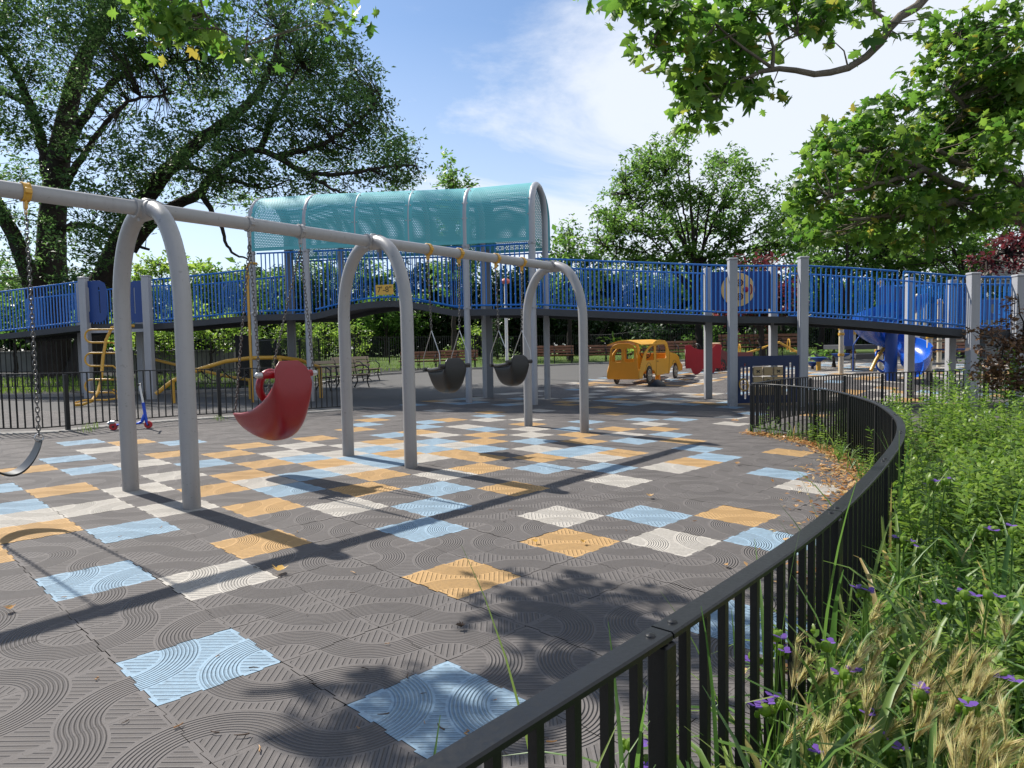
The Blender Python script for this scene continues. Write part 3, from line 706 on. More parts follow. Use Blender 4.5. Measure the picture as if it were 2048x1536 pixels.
deck([-60, 0, 60, 120, 179]); deck([179, 220, 260, 304]); deck([304, 360, 410, 470, 512]); deck([512, 570, 625]); deck([625+10*k for k in range(32)], arcrow); deck([938, 1000, 1066]); deck([1066, 1120, 1200, 1290, 1380, 1465]); deck([1465, 1530, 1605]); deck([1605, 1700, 1800, 1870, 1942]); deck([1942, 2036, 2200])
CZ0 = at(512, 506, 17.0).z; CZ1 = at(1066, 484, 15.5).z
for u0, u1 in ((-60, 179), (304, 512), (1066, 1465), (1465, 1605), (1605, 1800), (1800, 1942), (1942, 2036), (2036, 2200)):
    for w_ in (0, 1):
        if w_ and u0 == 1465: continue
        rail_panel(u0, u1, w_)
rail_panel(179, 304, 1)
zc = lambda u: CZ0+(CZ1-CZ0)*(u-512)/(1066-512)
for u0, u1, rf in ((512, 625, None), (625, 938, arcrow), (938, 1066, None)):
    for w_ in (0, 1): rail_panel(u0, u1, w_, (zc(u0)-0.03, zc(u1)-0.03), rowf=rf, gap=0.115)
# posts
def bpost(u, vb, vt, d, size, mat, kind, cap=True):
    p = at(u, vb, d); base = gp(p); zt = ztop(p, vt); m = MB(); c = Vector((p.x, p.y, 0))
    if kind == 'sq':
        m.box(Vector((p.x, p.y, (zt+base.z)/2-0.05))-bo, (size, size, zt-base.z+0.1), None, 0.008)
        ob = m.build('post', mat, broot)
        if cap: m = MB(); m.box(Vector((p.x, p.y, zt+0.015))-bo, (size+0.025, size+0.025, 0.05), None, 0.012); m.build('post_cap', mat, ob)
    else:
        m.tube([Vector((p.x, p.y, base.z-0.1))-bo, Vector((p.x, p.y, zt))-bo], size/2, 18); ob = m.build('post', mat, broot)
    return p, base, zt
for u, vb, vt, d, mt, w_ in ((179, 796, 557, 17.75, 'post', .18), (304, 803, 554, 17.4, 'post', .18), (1465, 812, 520, 15.25, 'post', .18), (1605, 811, 517, 15.15, 'post', .18), (1942, 820, 549, 14.45, 'post', .19), (2032, 822, 553, 14.35, 'post', .18)):
    bpost(u, vb, vt, d, w_, MT[mt], 'sq')
# rear posts
for u, vt, d, full in ((1416, 536, 17.05, True), (1546, 534, 17.0, True), (1819, 555, 16.6, True), (1901, 560, 16.3, True), (585, 500, 18.3, False), (979, 500, 17.8, False), (165, 566, 19.6, True), (282, 563, 19.2, True)):
    p = at(u, 700, d); b = gp(p); m = MB(); zt = ztop(p, vt)
    m.box(Vector((p.x, p.y, (zt+b.z)/2-0.05))-bo, (0.17, 0.17, zt-b.z+0.1), None, 0.008); m.build('post', MT['post' if full else 'pgrey'], broot)
# canopy hoops and perforated sheets
HOOPS = [(508, True), (616, True), (716, False), (822, False), (934, True), (1066, True)]
def hoop(u):
    f = side(u, 0); r = side(u, 1); zb = zc(u); zs = zb+0.62; rz_ = 0.80; pts = []
    for k in range(25):
        q = math.pi*k/24; c = math.cos(q); w = 0.5-0.5*math.copysign(abs(c)**0.85, c); pts.append(Vector((f.x+(r.x-f.x)*w, f.y+(r.y-f.y)*w, zs+rz_*math.sin(q)**0.9)))
    return f, r, zb, pts
for u, full in HOOPS:
    f, r, zb, pts = hoop(u); m = MB()
    if full:
        P = [Vector((f.x, f.y, gz(f.x, f.y)-0.1))]+[Vector((f.x, f.y, zb))]+pts+[Vector((r.x, r.y, zb)), Vector((r.x, r.y, gz(r.x, r.y)-0.1))]
        m.tube([q-bo for q in P], 0.078, 16); ob = m.build('canopy_hoop', MT['post'], broot)
        m = MB()
        for z in (zb-0.02, side(u, 0).z-0.06): m.tube([Vector((f.x, f.y, z-0.03))-bo, Vector((f.x, f.y, z+0.03))-bo], 0.092, 16); m.box(Vector((f.x, f.y-0.09, z))-bo, (0.05, 0.05, 0.05), None, 0.01)
        m.build('hoop_clamp', MT['post'], ob)
    else:
        m.tube([q-bo for q in [Vector((f.x, f.y, zb))]+pts+[Vector((r.x, r.y, zb))]], 0.068, 8); m.build('canopy_seam', MT['post'], broot)
def canopy(u0, u1):
    nu_, V, Fs, UV, SO = 9, [], [], [], []; cols = []
    for k in range(nu_):
        t = (0, .01, .075, .25, .5, .75, .925, .99, 1)[k]; u = u0+(u1-u0)*t; f, r, zb, pts = hoop(u); P = [Vector((f.x, f.y, zb+0.02)), Vector((f.x, f.y, zb+0.10))]+pts+[Vector((r.x, r.y, zb+0.10)), Vector((r.x, r.y, zb+0.02))]
        cols.append(P)
    cen = None
    n = len(cols[0]); s0 = 0
    for k, P in enumerate(cols):
        if k: s0 += (P[0]-cols[k-1][0]).length
        sv = 0
        for j, p in enumerate(P):
            if j: sv += (p-P[j-1]).length
            mid = (P[0]+P[-1])/2; out = Vector((p.x-mid.x, p.y-mid.y, max(0, p.z-P[2].z))); out = out.normalized()*0.062
            V.append(p+out-bo); UV.append((s0, sv)); SO.append(1.0 if (k <= 2 or k >= nu_-3 or j <= 1 or j >= n-2) else 0.0)
    for k in range(nu_-1):
        for j in range(n-1): Fs.append((k*n+j, k*n+j+1, k*n+n+j+1, k*n+n+j))
    me = bpy.data.meshes.new('canopy_sheet'); me.from_pydata(V, [], Fs); me.materials.append(MT['perf'])
    li = np.zeros(len(me.loops), np.int32); me.loops.foreach_get('vertex_index', li)
    uv = me.uv_layers.new(name='UVMap'); uv.data.foreach_set('uv', np.array(UV, np.float32)[li].ravel())
    at_ = me.color_attributes.new('solid', 'FLOAT_COLOR', 'CORNER'); fs = np.zeros((len(me.loops), 4), np.float32); fs[:, 3] = 1
    for pi, pl in enumerate(me.polygons):
        k, j = divmod(pi, n-1); s = 1.0 if (k < 2 or k >= nu_-3 or j < 1 or j >= n-2) else 0.0
        for l in pl.loop_indices: fs[l, :3] = s
    at_.data.foreach_set('color', fs.ravel()); me.polygons.foreach_set('use_smooth', [True]*len(me.polygons)); me.update()
    ob = link('canopy_sheet', me, broot)
    m = MB()
    for t in (.04, .96):
        for j in (1, 4, 8): 
            P = hoop(u0+(u1-u0)*t)[3]; p = P[max(0, j-1)]; mid = (P[0]+P[-1])/2; out = Vector((p.x-mid.x, p.y-mid.y, max(0, p.z-P[0].z))).normalized(); m.sphere(p+out*0.066-bo, 0.016, 8, 5)
    m.build('bolt', MT['steel'], ob)
for (a, _), (b, _) in zip(HOOPS, HOOPS[1:]): canopy(a, b)
# clearance sign
p = side(770, 0, arcrow(770)); m = MB(); sc_p = at(769, 579.5, 15.9); sg = MB(); sg.box((0, 0, 0), (0.43, 0.012, 0.235), None, 0.004)
so = sg.build('clearance_sign', MT['sign'], broot); dz = side(800, 0)-side(740, 0); so.location = Vector((sc_p.x, sc_p.y, sc_p.z))-bo; so.rotation_euler = (0, R(-1.0), math.atan2(dz.y, dz.x))
tx = link('sign_text', textmesh("7'-8\"", 0.19, MT['ink'], 'sign_text'), so); tx.location = (0, -0.0075, 0)
tag(so, 'yellow clearance sign reading 7\'-8"')
# entrance panels between the two left posts
def panel_at(u0, v0, u1, v1, d0, d1, outlines, mat, name, parent, thick=0.02, bev=0.003, off=None):
    """panel spanning two image columns at given depths; outlines in unit square"""
    a = at(u0, v1, d0); b = at(u1, v1, d1); t = at(u0, v0, d0); w = Vector((b.x-a.x, b.y-a.y, 0)); L = w.length; H = t.z-a.z
    me = sheet([[(x*L, z*H) for x, z in ol] for ol in outlines], thick, mat, name, bev); ob = link(name, me, parent); ob.location = a-(Vector(parent.location) if parent else Vector())
    ob.rotation_euler = (0, 0, math.atan2(w.y, w.x)); return ob, L, H
def slot(cx, z0, z1, w): return rrect(cx-w/2, z0, cx+w/2, z1, w*0.499, 3)
sq = [(0, 0), (1, 0), (1, 1), (0, 1)]
pa = [(0, 0), (0.72, 0), (0.92, 0.06), (1, 0.2), (1, 0.8), (0.92, 0.94), (0.72, 1), (0, 1)]
panel_at(170, 563, 216, 645, 17.7, 17.6, [pa, slot(0.22, 0.25, 0.85, 0.07), slot(0.68, 0.2, 0.85, 0.07)], MT['dblue'], 'entrance_panel', broot)
panel_at(258, 563, 300, 645, 17.5, 17.4, [[(1-x, z) for x, z in pa][::-1], slot(0.32, 0.2, 0.85, 0.07), slot(0.78, 0.2, 0.85, 0.09)], MT['dblue'], 'entrance_panel', broot)
# light cross member under that platform
m = MB(); a, b = side(179, 0)-bo, side(304, 0)-bo; m.box((a+b)/2+Vector((0, -.05, -0.27)), ((b-a).length, 0.08, 0.08), Matrix.Rotation(math.atan2((b-a).y, (b-a).x), 3, 'Z')); m.build('cross_beam', MT['post'], broot)
# face panel on the rear of the right platform
fp, L, H = panel_at(1416, 545, 1546, 620, 16.98, 16.93, [sq], MT['dblue'], 'face_panel', broot, 0.02)
m = MB(); 
disc = sheet([arc(0, 0, 0.41, 0, 360, 40)[:-1]], 0.03, MT['facey'], 'face_disc', 0.006); fo = link('face_disc', disc, fp); fo.location = (L*0.455, -0.03, H*0.52)
m = MB()
for z in (0.17, -0.17): m.torus((0.04, -0.025, z), (0, 1, 0), 0.075, 0.014, 18, 6); m.torus((0.04, -0.025, z), (0, 1, 0), 0.03, 0.012, 12, 6)
m.build('eye', MT['maroon'], fo)
m = MB(); m.sphere((0.19, -0.03, 0.0), 0.07, 14, 8, (1, 0.6, 1)); m.build('nose', MT['redp'], fo)
m = MB(); m.tube([(0.27+0.07*math.sin(q)*1.0, -0.025, 0.13*math.cos(q)) for q in [math.pi*k/12 for k in range(13)]], 0.014, 6); m.build('mouth', MT['redp'], fo)
# navy activity panel under the right platform
slots = [slot(c, z0, z1, 0.036) for c, z0, z1 in ((0.075, 0.16, 0.78), (0.135, 0.08, 0.86), (0.195, 0.16, 0.78), (0.805, 0.16, 0.78), (0.865, 0.08, 0.86), (0.925, 0.16, 0.78))]
win = [(0.25, 0.16), (0.75, 0.16), (0.75, 0.80), (0.25, 0.80)]
ap, L, H = panel_at(1474, 713, 1597, 806, 15.2, 15.1, [sq]+slots+[win], MT['navy'], 'activity_panel', broot, 0.025, 0.004)
for i in range(3):
    m = MB()
    z = H*(0.235+0.21*i); m.tube([(L*0.25, 0, z+0.02), (L*0.75, 0, z+0.02)], 0.012, 8)
    m.build('axle', MT['steel'], ap)
    for j in range(3):
        m = MB(); m.box((0, 0, 0), (L*0.145, 0.10, H*0.185), Matrix.Rotation(R(random.uniform(-8, 8)), 3, 'X'), 0.012); k = m.build('roller_block', MT['tan'], ap); k.location = (L*(0.335+0.165*j), 0, z+0.02)
        if (i+j) % 2 == 0: mk = MB(); mk.torus((0, -0.054, 0), (0, 1, 0), 0.035, 0.01, 12, 5) if i == 1 else (mk.box((0, -0.052, 0), (0.09, 0.008, 0.022), Matrix.Rotation(R(40), 3, 'Y')), mk.box((0, -0.051, 0), (0.09, 0.008, 0.022), Matrix.Rotation(R(-40), 3, 'Y'))); mk.build('block_mark', MT['ink'], k)
m = MB(); m.torus((L*0.08, -0.16, H*0.40), (0.85, 0.5, 0.1), 0.13, 0.014, 20, 6); m.tube([(L*0.1, 0, H*0.40), (L*0.08, -0.16, H*0.40)], 0.012, 6); m.tube([(L*0.02, -0.24, H*.40), (L*0.14, -0.09, H*.40)], 0.008, 6); m.build('steering_wheel', MT['yellow'], ap)
# yellow snake climber hanging from the entrance platform
def px3(u, v, d): return at(u, v, d)-bo
m = MB(); m.tube([px3(268, 652, 17.1), px3(240, 652, 16.8), px3(224, 655, 16.5), px3(212, 680, 16.3), px3(206, 715, 16.2), px3(203, 755, 16.0), px3(196, 785, 15.7), px3(184, 802, 15.4), px3(165, 809, 15.2), px3(148, 810, 15.1)], 0.035, 10); m.build('climber_pole', MT['yellow'], broot)
for v0, du in ((665, 22), (712, 26), (765, 28)):
    dd = 16.3 if v0 < 760 else 15.9; L_ = []
    for k in range(13):
        q = math.pi/2+math.pi*k/12; L_.append(px3(186-3+13*math.cos(q), v0+13+-13*math.sin(q)-6, dd))
    m = MB(); m.tube([px3(232, v0-6, dd), px3(206, v0-6, dd)]+L_+[px3(206, v0+20, dd), px3(226, v0+20, dd), px3(234, v0+26, dd), px3(236, v0+34, dd)], 0.022, 8); m.build('snake_rung', MT['yellow'], broot)
m = MB(); m.tube([px3(226, 779, 15.8), px3(238, 785, 15.8), px3(235, 797, 15.7), px3(212, 800, 15.5), px3(170, 800, 15.3), px3(148, 806, 15.2)], 0.022, 8); m.build('snake_rung', MT['yellow'], broot)
# yellow slide pole beside the covered part
p = at(505, 800, 16.4); b = gp(p); zt = ztop(p, 534)
t = thing('slide_pole', b, 'thin yellow sliding pole in front of the first canopy hoop', 'pole'); m = MB(); m.tube([(0, 0, -0.1), (0, 0, zt-b.z), (0.03, 0.08, zt-b.z+0.10), (0.1, 0.35, zt-b.z+0.12)], 0.032, 10); m.build('pole', MT['yellow'], t)
m = MB(); m.tube([(0, 0, 1.03), (0, 0, 1.10)], 0.05, 12); m.tube([(0, 0, zt-b.z-0.28), (0, 0, zt-b.z-0.20)], 0.05, 12); m.build('collar', MT['yellow'], t)
# yellow curved balance beams behind the near fence
p = gp(G(316, 800)); t = thing('balance_climber', p, 'curved yellow tube climber with sagging ropes behind the near fence', 'climber'); po = Vector(p)
q = lambda u, v, d: at(u, v, d)-po
m = MB(); m.tube([q(312, 788, 16.0), q(345, 762, 16.1), (q(400, 738, 16.3)), q(450, 723, 16.5), q(500, 716, 16.7), q(560, 715, 17.0), q(600, 720, 17.4), q(640, 735, 17.8)], 0.05, 10); m.build('curved_tube', MT['yellow'], t)
m = MB(); m.tube([q(305, 718, 18.5), q(350, 729, 18.2), q(400, 740, 17.9), q(450, 752, 17.6), q(500, 760, 17.4)], 0.04, 10); m.build('curved_tube', MT['yellow'], t)
for k in range(3):
    a, c = q(400+40*k, 738-4*k, 16.4), q(400+45*k+50, 748, 17.6); m = MB(); m.tube([a.lerp(c, s/10)-Vector((0, 0, 0.22*math.sin(math.pi*s/10))) for s in range(11)], 0.015, 6); m.build('rope', MT['rub'], t)
for u, v, d in ((345, 762, 16.1), (560, 715, 17.0), (640, 735, 17.8), (305, 718, 18.5), (500, 760, 17.4)): a = q(u, v, d); w = a+po; m = MB(); m.tube([a, Vector((a.x, a.y, gz(w.x, w.y)-po.z-0.05))], 0.045, 10); m.build('support', MT['yellow'], t)
# ================================================================ PLAY VEHICLES
def wheel_mesh(r, w=0.03):
    m = MB(); m.tube([(0, -w/2, 0), (0, w/2, 0)], r, 28); return m
def add_wheel(parent, loc, r, hubmat, both=True):
    wm = wheel_mesh(r).build('wheel', MT['rub'], parent, ang=40); wm.location = loc
    h = MB(); h.torus((0, -0.017, 0), (0, 1, 0), r*0.62, 0.012, 20, 5)
    for k in range(6): a = math.pi/3*k; h.box((r*0.31*math.cos(a), -0.018, r*0.31*math.sin(a)), (r*0.6, 0.012, 0.035), Matrix.Rotation(-a, 3, 'Y'))
    h.tube([(0, -0.03, 0), (0, -0.012, 0)], r*0.16, 12); h.build('wheel_hub', hubmat, wm); return wm
A = gp(G(1297, 769)); Bq = gp(at(1349, 764, 25.2))
fwd = Vector((Bq.x-A.x, Bq.y-A.y, 0)); fl = fwd.length; ang = math.atan2(fwd.y, fwd.x)
t = thing('play_car', A, 'yellow and orange wooden play car with black wheels on the plaza', 'play car', rz=ang)
k = fl/0.85   # metres per local unit; wheels at 0.25 and 1.10
S_ = 0.00243
def cp(x, z):  # crop pixel -> local metres along side panel
    return ((x-735)/(1055-735)*fl, (805-z)*S_)
out = [cp(*q) for q in ((635, 700), (640, 610), (668, 470), (692, 375), (745, 285), (815, 215), (860, 203), (925, 210), (955, 245), (972, 330), (985, 385), (1075, 418), (1112, 462), (1130, 540), (1168, 612), (1165, 682), (1115, 690), (1100, 610), (1050, 560), (1000, 610), (985, 690), (820, 702), (800, 630), (740, 580), (680, 630), (668, 712))]
w1 = [cp(*q) for q in ((708, 480), (708, 400), (735, 330), (775, 285), (797, 280), (797, 480))]
w2 = [cp(*q) for q in ((822, 470), (822, 290), (850, 255), (885, 248), (920, 265), (942, 320), (945, 470))]
WD = 1.06
sidem = sheet([out, w1, w2], 0.03, MT['caryel'], 'side_panel', 0.005)
for y in (0, WD):
    o_ = link('side_panel', sidem, t); o_.location = (0, y, 0)
    g = MB()
    zz = (0.9 if y == 0 else 0)
    if y == 0:
        g.tube([Vector((cp(818, 220)[0], -0.017, cp(818, 220)[1])), Vector((cp(818, 700)[0], -0.017, cp(818, 700)[1]))], 0.006, 5)
        g.tube([Vector((cp(985, 385)[0], -0.017, cp(985, 385)[1])), Vector((cp(972, 690)[0], -0.017, cp(972, 690)[1]))], 0.006, 5)
        for c in (735, 1050): g.tube([Vector((cp(c, 640)[0]+0.36*math.cos(q), -0.017, 0.36+0.36*math.sin(q))) for q in [math.pi*i/10 for i in range(1, 10)]], 0.006, 5)
        g.box((cp(835, 0)[0], -0.02, cp(0, 500)[1]), (0.12, 0.02, 0.02)); g.build('door_outline', MT['ink'], o_)
bk = [(0, 0.22), (0.02, 0.48), (0.05, 0.62), (0.08, 0.95), (0.12, 1.2), (0.20, 1.30), (0.35, 1.36), (WD-0.35, 1.36), (WD-0.20, 1.30), (WD-0.12, 1.2), (WD-0.08, 0.95), (WD-0.05, 0.62), (WD-0.02, 0.48), (WD, 0.22)]
bo_ = link('rear_panel', sheet([bk[::-1], rrect(0.16, 0.76, 0.48, 1.20, 0.06), rrect(WD-0.48, 0.76, WD-0.16, 1.20, 0.06)], 0.03, MT['carorg'], 'rear_panel', 0.005), t); bo_.rotation_euler = (0, 0, R(90)); bo_.location = (cp(640, 0)[0], 0, 0)
m = MB()
for i in range(13):
    pass
RV = []; RF = []
for i in range(13):
    s = i/12; y = -0.04+(WD+0.08)*s; zt = 1.33+0.14*math.sin(math.pi*s)
    for (x, z) in ((cp(650, 0)[0]-0.04, zt-0.035), (cp(650, 0)[0]-0.04, zt-0.005), (cp(930, 0)[0], zt+0.02), (cp(930, 0)[0], zt-0.02)): RV.append((x, y, z))
for i in range(12):
    for q in range(4): RF.append((i*4+q, i*4+4+q, i*4+4+(q+1) % 4, i*4+(q+1) % 4))
m.add(RV, RF+[(0, 1, 2, 3), (51, 50, 49, 48)]); m.build('roof', MT['caryel'], t)
m = MB(); m.box((cp(980, 0)[0], WD/2, 0.62), (0.03, WD, 0.75), None, 0.005); m.build('dash_panel', MT['carorg'], t)
m = MB(); m.torus((cp(960, 0)[0]-0.22, WD*0.70, 1.0), (1, 0, 0.3), 0.19, 0.018, 22, 7); m.tube([(cp(960, 0)[0]-0.22, WD*.70, 1.0), (cp(980, 0)[0], WD*.70, 0.92)], 0.02, 8)
for q in range(3): m.tube([(cp(960, 0)[0]-0.22, WD*.70, 1.0), (cp(960, 0)[0]-0.22, WD*.70+0.19*math.cos(q*2.1), 1.0+0.18*math.sin(q*2.1))], 0.012, 6)
m.build('steering_wheel', MT['twig'], t)
m = MB(); m.box((fl*0.30, WD/2, 0.42), (0.42, WD-0.04, 0.04), None, 0.008); m.build('seat', MT['carorg'], t)
m = MB(); m.box((fl*0.6, 0.25, 0.12), (0.18, 0.14, 0.34), None, 0.01); m.build('support_block', MT['carorg'], t)
for x in (0, fl):
    for y in (-0.03, WD+0.03): add_wheel(t, (x, y, 0.31), 0.31, MT['cream'])
# red play truck
A = gp(G(1378, 750)); Bq = gp(at(1500, 745, A.y+1.6)); ang = math.atan2(Bq.y-A.y, Bq.x-A.x)
t = thing('play_truck', A, 'red play fire engine with maroon flank behind the grey posts', 'play truck', rz=ang)
bk = [(-0.02, 0.25), (0.0, 0.62), (-0.03, 1.02), (-0.03, 1.12), (0.13, 1.14), (0.22, 1.02), (0.4, 0.95), (0.6, 0.95), (0.78, 1.02), (0.87, 1.14), (1.03, 1.12), (1.03, 1.02), (1.0, 0.62), (1.02, 0.25), (0.86, 0.25), (0.80, 0.06), (0.68, 0.0), (0.58, 0.06), (0.52, 0.22), (0.48, 0.22), (0.40, 0.08), (0.30, 0.0), (0.2, 0.06), (0.14, 0.25)]
kk = 1.25
ob = link('rear_panel', sheet([[(x*kk-0.1, z) for x, z in bk][::-1]], 0.03, MT['redp'], 'rear_panel', 0.004), t); ob.rotation_euler = (0, 0, R(-12)-ang+R(0))
sd = [(0.0, 0.28), (0.0, 0.95), (0.5, 0.95), (0.9, 0.80), (2.3, 0.78), (2.35, 0.30), (1.95, 0.28), (1.85, 0.5), (1.65, 0.58), (1.45, 0.5), (1.35, 0.28), (0.85, 0.28), (0.75, 0.5), (0.55, 0.58), (0.35, 0.5), (0.25, 0.28)]
sm = sheet([sd[::-1]], 0.03, MT['maroon'], 'side_panel', 0.004)
for dx, dy in ((0.95, -0.15), (0.75, 1.0)):
    ob = link('side_panel', sm, t); ob.location = (dx, dy, 0.02)
    for x in (0.55, 1.65): add_wheel(t, (dx+x, dy-0.03, 0.28), 0.27, MT['redp'])
m = MB(); m.box((1.5, 0.4, 0.80), (1.4, 0.9, 0.03), None, 0.005); m.build('deck_board', MT['redp'], t)
m = MB(); m.box((1.75, 0.3, 1.0), (0.06, 0.5, 0.42), Matrix.Rotation(R(-20), 3, 'Y'), 0.01); m.build('seat_back', MT['tan'], t)
m = MB(); m.torus((0.75, 0.3, 1.02), (1, 0, 0.4), 0.17, 0.016, 18, 6); m.build('steering_wheel', MT['rub'], t)
# dark rubber dome beside the car
p = gp(G(1313, 772)); t = thing('rubber_dome', p, 'small dark green rubber dome on the mats by the play car', 'dome')
m = MB(); m.sphere((0, 0, 0), 0.28, 16, 10, (1, 1, 0.75)); m.tube([(0, 0, -.02), (0, 0, 0.02)], 0.31, 18); m.build('dome', MT['rub'], t)
# yellow seesaw
p = gp(G(1528, 728)); t = thing('seesaw', p, 'yellow seesaw with curved handle seen between the grey posts', 'seesaw', rz=R(-8))
m = MB()
for sx in (-0.14, 0.14): m.box((sx, 0, 0.35), (0.08, 0.10, 0.75), None, 0.01)
m.cyl((-0.3, 0, 0.66), (0.3, 0, 0.66), 0.04, 10); m.build('pivot_stand', MT['rub'], t)
m = MB(); m.tube([(-1.5, 0, 0.22), (-0.5, 0, 0.52), (0, 0, 0.68), (0.6, 0, 0.88), (1.5, 0, 0.35)], 0.05, 10); m.build('beam', MT['yellow'], t)
for s, z in ((-1.35, 0.28), (1.35, 0.45)):
    m = MB(); m.box((s, 0, z+0.05), (0.6, 0.3, 0.05), None, 0.015); m.build('seat', MT['yellow'], t)
    x = s*0.72; m = MB(); m.tube([(x, -0.2, z+0.1), (x, -0.2, z+0.42), (x, -0.1, z+0.55), (x, 0.1, z+0.55), (x, 0.2, z+0.42), (x, 0.2, z+0.1)], 0.025, 8); m.build('handle', MT['yellow'], t)
# ================================================================ BENCHES
def make_bench(wmat, L=2.0):
    t = thing('park_bench', (0, 0, 0), '', 'bench', 'wooden park benches facing the plaza')
    m = MB()
    for k in range(5): m.box((0, -0.22+0.105*k, 0.44-0.012*k), (L, 0.085, 0.035), None, 0.006)
    m.build('seat', wmat, t)
    m = MB()
    for k in range(3): m.box((0, 0.285+0.035*k, 0.58+0.135*k), (L, 0.032, 0.105), Matrix.Rotation(R(-14), 3, 'X'), 0.006)
    m.build('backrest', wmat, t)
    for x in (-L/2+0.12, 0, L/2-0.12):
        m = MB()
        m.tube([(x, -0.24, 0.40), (x, -0.20, 0.22), (x, -0.28, 0.0)], 0.022, 6); m.tube([(x, 0.22, 0.38), (x, 0.20, 0.2), (x, 0.34, 0.0)], 0.022, 6)
        m.tube([(x, -0.26, 0.41), (x, 0.22, 0.37), (x, 0.37, 0.90)], 0.022, 6); m.tube([(x, -0.2+0.18*math.cos(q), 0.2+0.1*math.sin(q)) for q in [math.pi*i/6 for i in range(7)]], 0.014, 5)
        m.tube([(x, 0.30, 0.66), (x, 0.12, 0.72), (x, -0.12, 0.72), (x, -0.27, 0.62), (x, -0.29, 0.50), (x, -0.22, 0.42)], 0.02, 6)
        m.build('iron_frame', MT['black'], t)
    return t
bp = make_bench(MT['woodp']); bq = make_bench(MT['wood'])
BN = [(716, 762, 60, bp, 'weathered pale bench seen end on between the two middle swing legs', 1.0), (688, 778, 62, bp, 'weathered pale bench half hidden by the rear leg of the middle arch', 1.0),
      (838, 739, -3, bq, 'brown slatted bench directly behind the nearer black bucket swing', 0.95), (915, 737, -3, bq, 'brown slatted bench just left of the tall round canopy post', 1.0), (1109, 727, -2, bq, 'brown slatted bench framed between the legs of the farthest arch', 1.1), (1212, 726, -1, bq, 'brown slatted bench immediately left of the yellow play car', 1.1), (1290, 724, 0, bq, 'brown slatted bench mostly hidden behind the yellow play car roof', 1.1), (1354, 722, 2, bq, 'brown slatted bench between the yellow car and the red fire engine', 1.1),
      (1495, 716, 0, bq, 'shaded bench behind the yellow seesaw beside the left grey post', 1.3), (1560, 715, 0, bq, 'shaded bench behind the rear grey post under the face panel', 1.3), (1905, 725, 0, bq, 'bench under the right end of the ramp behind the play structure', 1.0)]
used = set()
for u, v, az, src, lab, s in BN:
    if id(src) not in used: used.add(id(src)); b = src
    else: b = copy_tree(src)
    b.location = gp(G(u, v)); b.rotation_euler = (0, 0, R(az)); b.scale = (s, s, s); b['label'] = lab
# ================================================================ PLAY STRUCTURE AND SPIRAL SLIDE
p0 = gp(G(1790, 738)); D0 = p0.y
t = thing('play_structure', p0, 'blue and cream play structure with decks and posts behind the spiral slide', 'play structure'); o = Vector(p0)
def lp(u, v, d): return at(u, v, d)-o
posts = [(1682, 742, 650, 21.5), (1706, 738, 655, 23.5), (1754, 735, 650, 24.5), (1834, 738, 590, 22.5), (1849, 735, 600, 23.5), (1858, 748, 655, 19.5), (1878, 732, 600, 24), (1760, 745, 560, 22)]
for u, vb, vt, d in posts:
    a = lp(u, vb, d); w = a+o; b = gp(w)-o; zt = ztop(w, vt)-o.z; m = MB(); m.tube([b-Vector((0, 0, 0.1)), Vector((b.x, b.y, zt))], 0.075, 14); m.sphere((b.x, b.y, zt), 0.08, 12, 8, (1, 1, .6)); po_ = m.build('post', MT['cream'], t)
    m = MB()
    for z in (0.6, 1.25, zt-b.z-0.1): m.tube([(b.x, b.y, b.z+z-0.04), (b.x, b.y, b.z+z+0.04)], 0.095, 14); m.sphere((b.x+0.02, b.y-0.09, b.z+z), 0.035, 8, 5)
    m.build('clamp', MT['yellow'], po_)
def slab(u0, u1, v, d, dep, h, mat, name):
    a, b = lp(u0, v, d), lp(u1, v, d); m = MB(); m.box((a+b)/2+Vector((0, dep/2, 0)), ((b-a).length, dep, h), Matrix.Rotation(math.atan2((b-a).y, (b-a).x), 3, 'Z'), 0.01); return m.build(name, mat, t)
slab(1690, 1756, 694, 23, 1.6, 0.16, MT['deck'], 'deck'); slab(1712, 1752, 713, 22.5, 1.3, 0.18, MT['deck'], 'deck'); slab(1840, 1945, 672, 22, 1.5, 0.10, MT['pgrey'], 'deck'); slab(1840, 1900, 728, 21.5, 1.0, 0.06, MT['deck'], 'deck')
for u0, u1, v0, v1, d in ((1688, 1706, 648, 692, 22.0), (1758, 1790, 572, 640, 20.5), (1795, 1818, 578, 640, 21.5), (1890, 1925, 575, 640, 21), (1955, 2015, 600, 640, 20)):
    a, b = at(u0, v1, d), at(u1, v1, d); zt = at(u0, v0, d).z; L = (b-a).length; H = zt-a.z
    ob = link('panel', sheet([rrect(0, 0, L, H, min(L, H)*0.2), slot(L*0.5, H*0.3, H*0.8, L*0.12)], 0.03, MT['dblue'], 'panel', 0.004), t); ob.location = a-o; ob.rotation_euler = (0, 0, math.atan2((b-a).y, (b-a).x))
for v in (668, 683, 700): 
    m = MB(); m.tube([lp(1845, v, 22.5), lp(1945, v-2, 22.5)], 0.03, 8); m.build('guard_rail', MT['dblue'] if v != 683 else MT['cream'], t)
for u0, u1, v0 in ((1762, 1830, 574), (1832, 1900, 572)):
    m = MB(); a, b = lp(u0, v0, 21.5), lp(u1, v0-4, 21.5); c, d_ = lp(u0, 640, 21.5), lp(u1, 640, 21.5); m.tube([a, b], 0.03, 8); m.tube([c, d_], 0.025, 8)
    for k in range(1, 12): m.tube([c.lerp(d_, k/12), a.lerp(b, k/12)], 0.015, 6, cap=False)
    m.build('barrier', MT['blue'], t)
m = MB(); m.tube([lp(1750, 655, 20.5), lp(1722, 668, 20.3), lp(1707, 690, 20.2), lp(1706, 742, 20.2)], 0.022, 8); m.build('grab_pole', MT['dblue'], t)
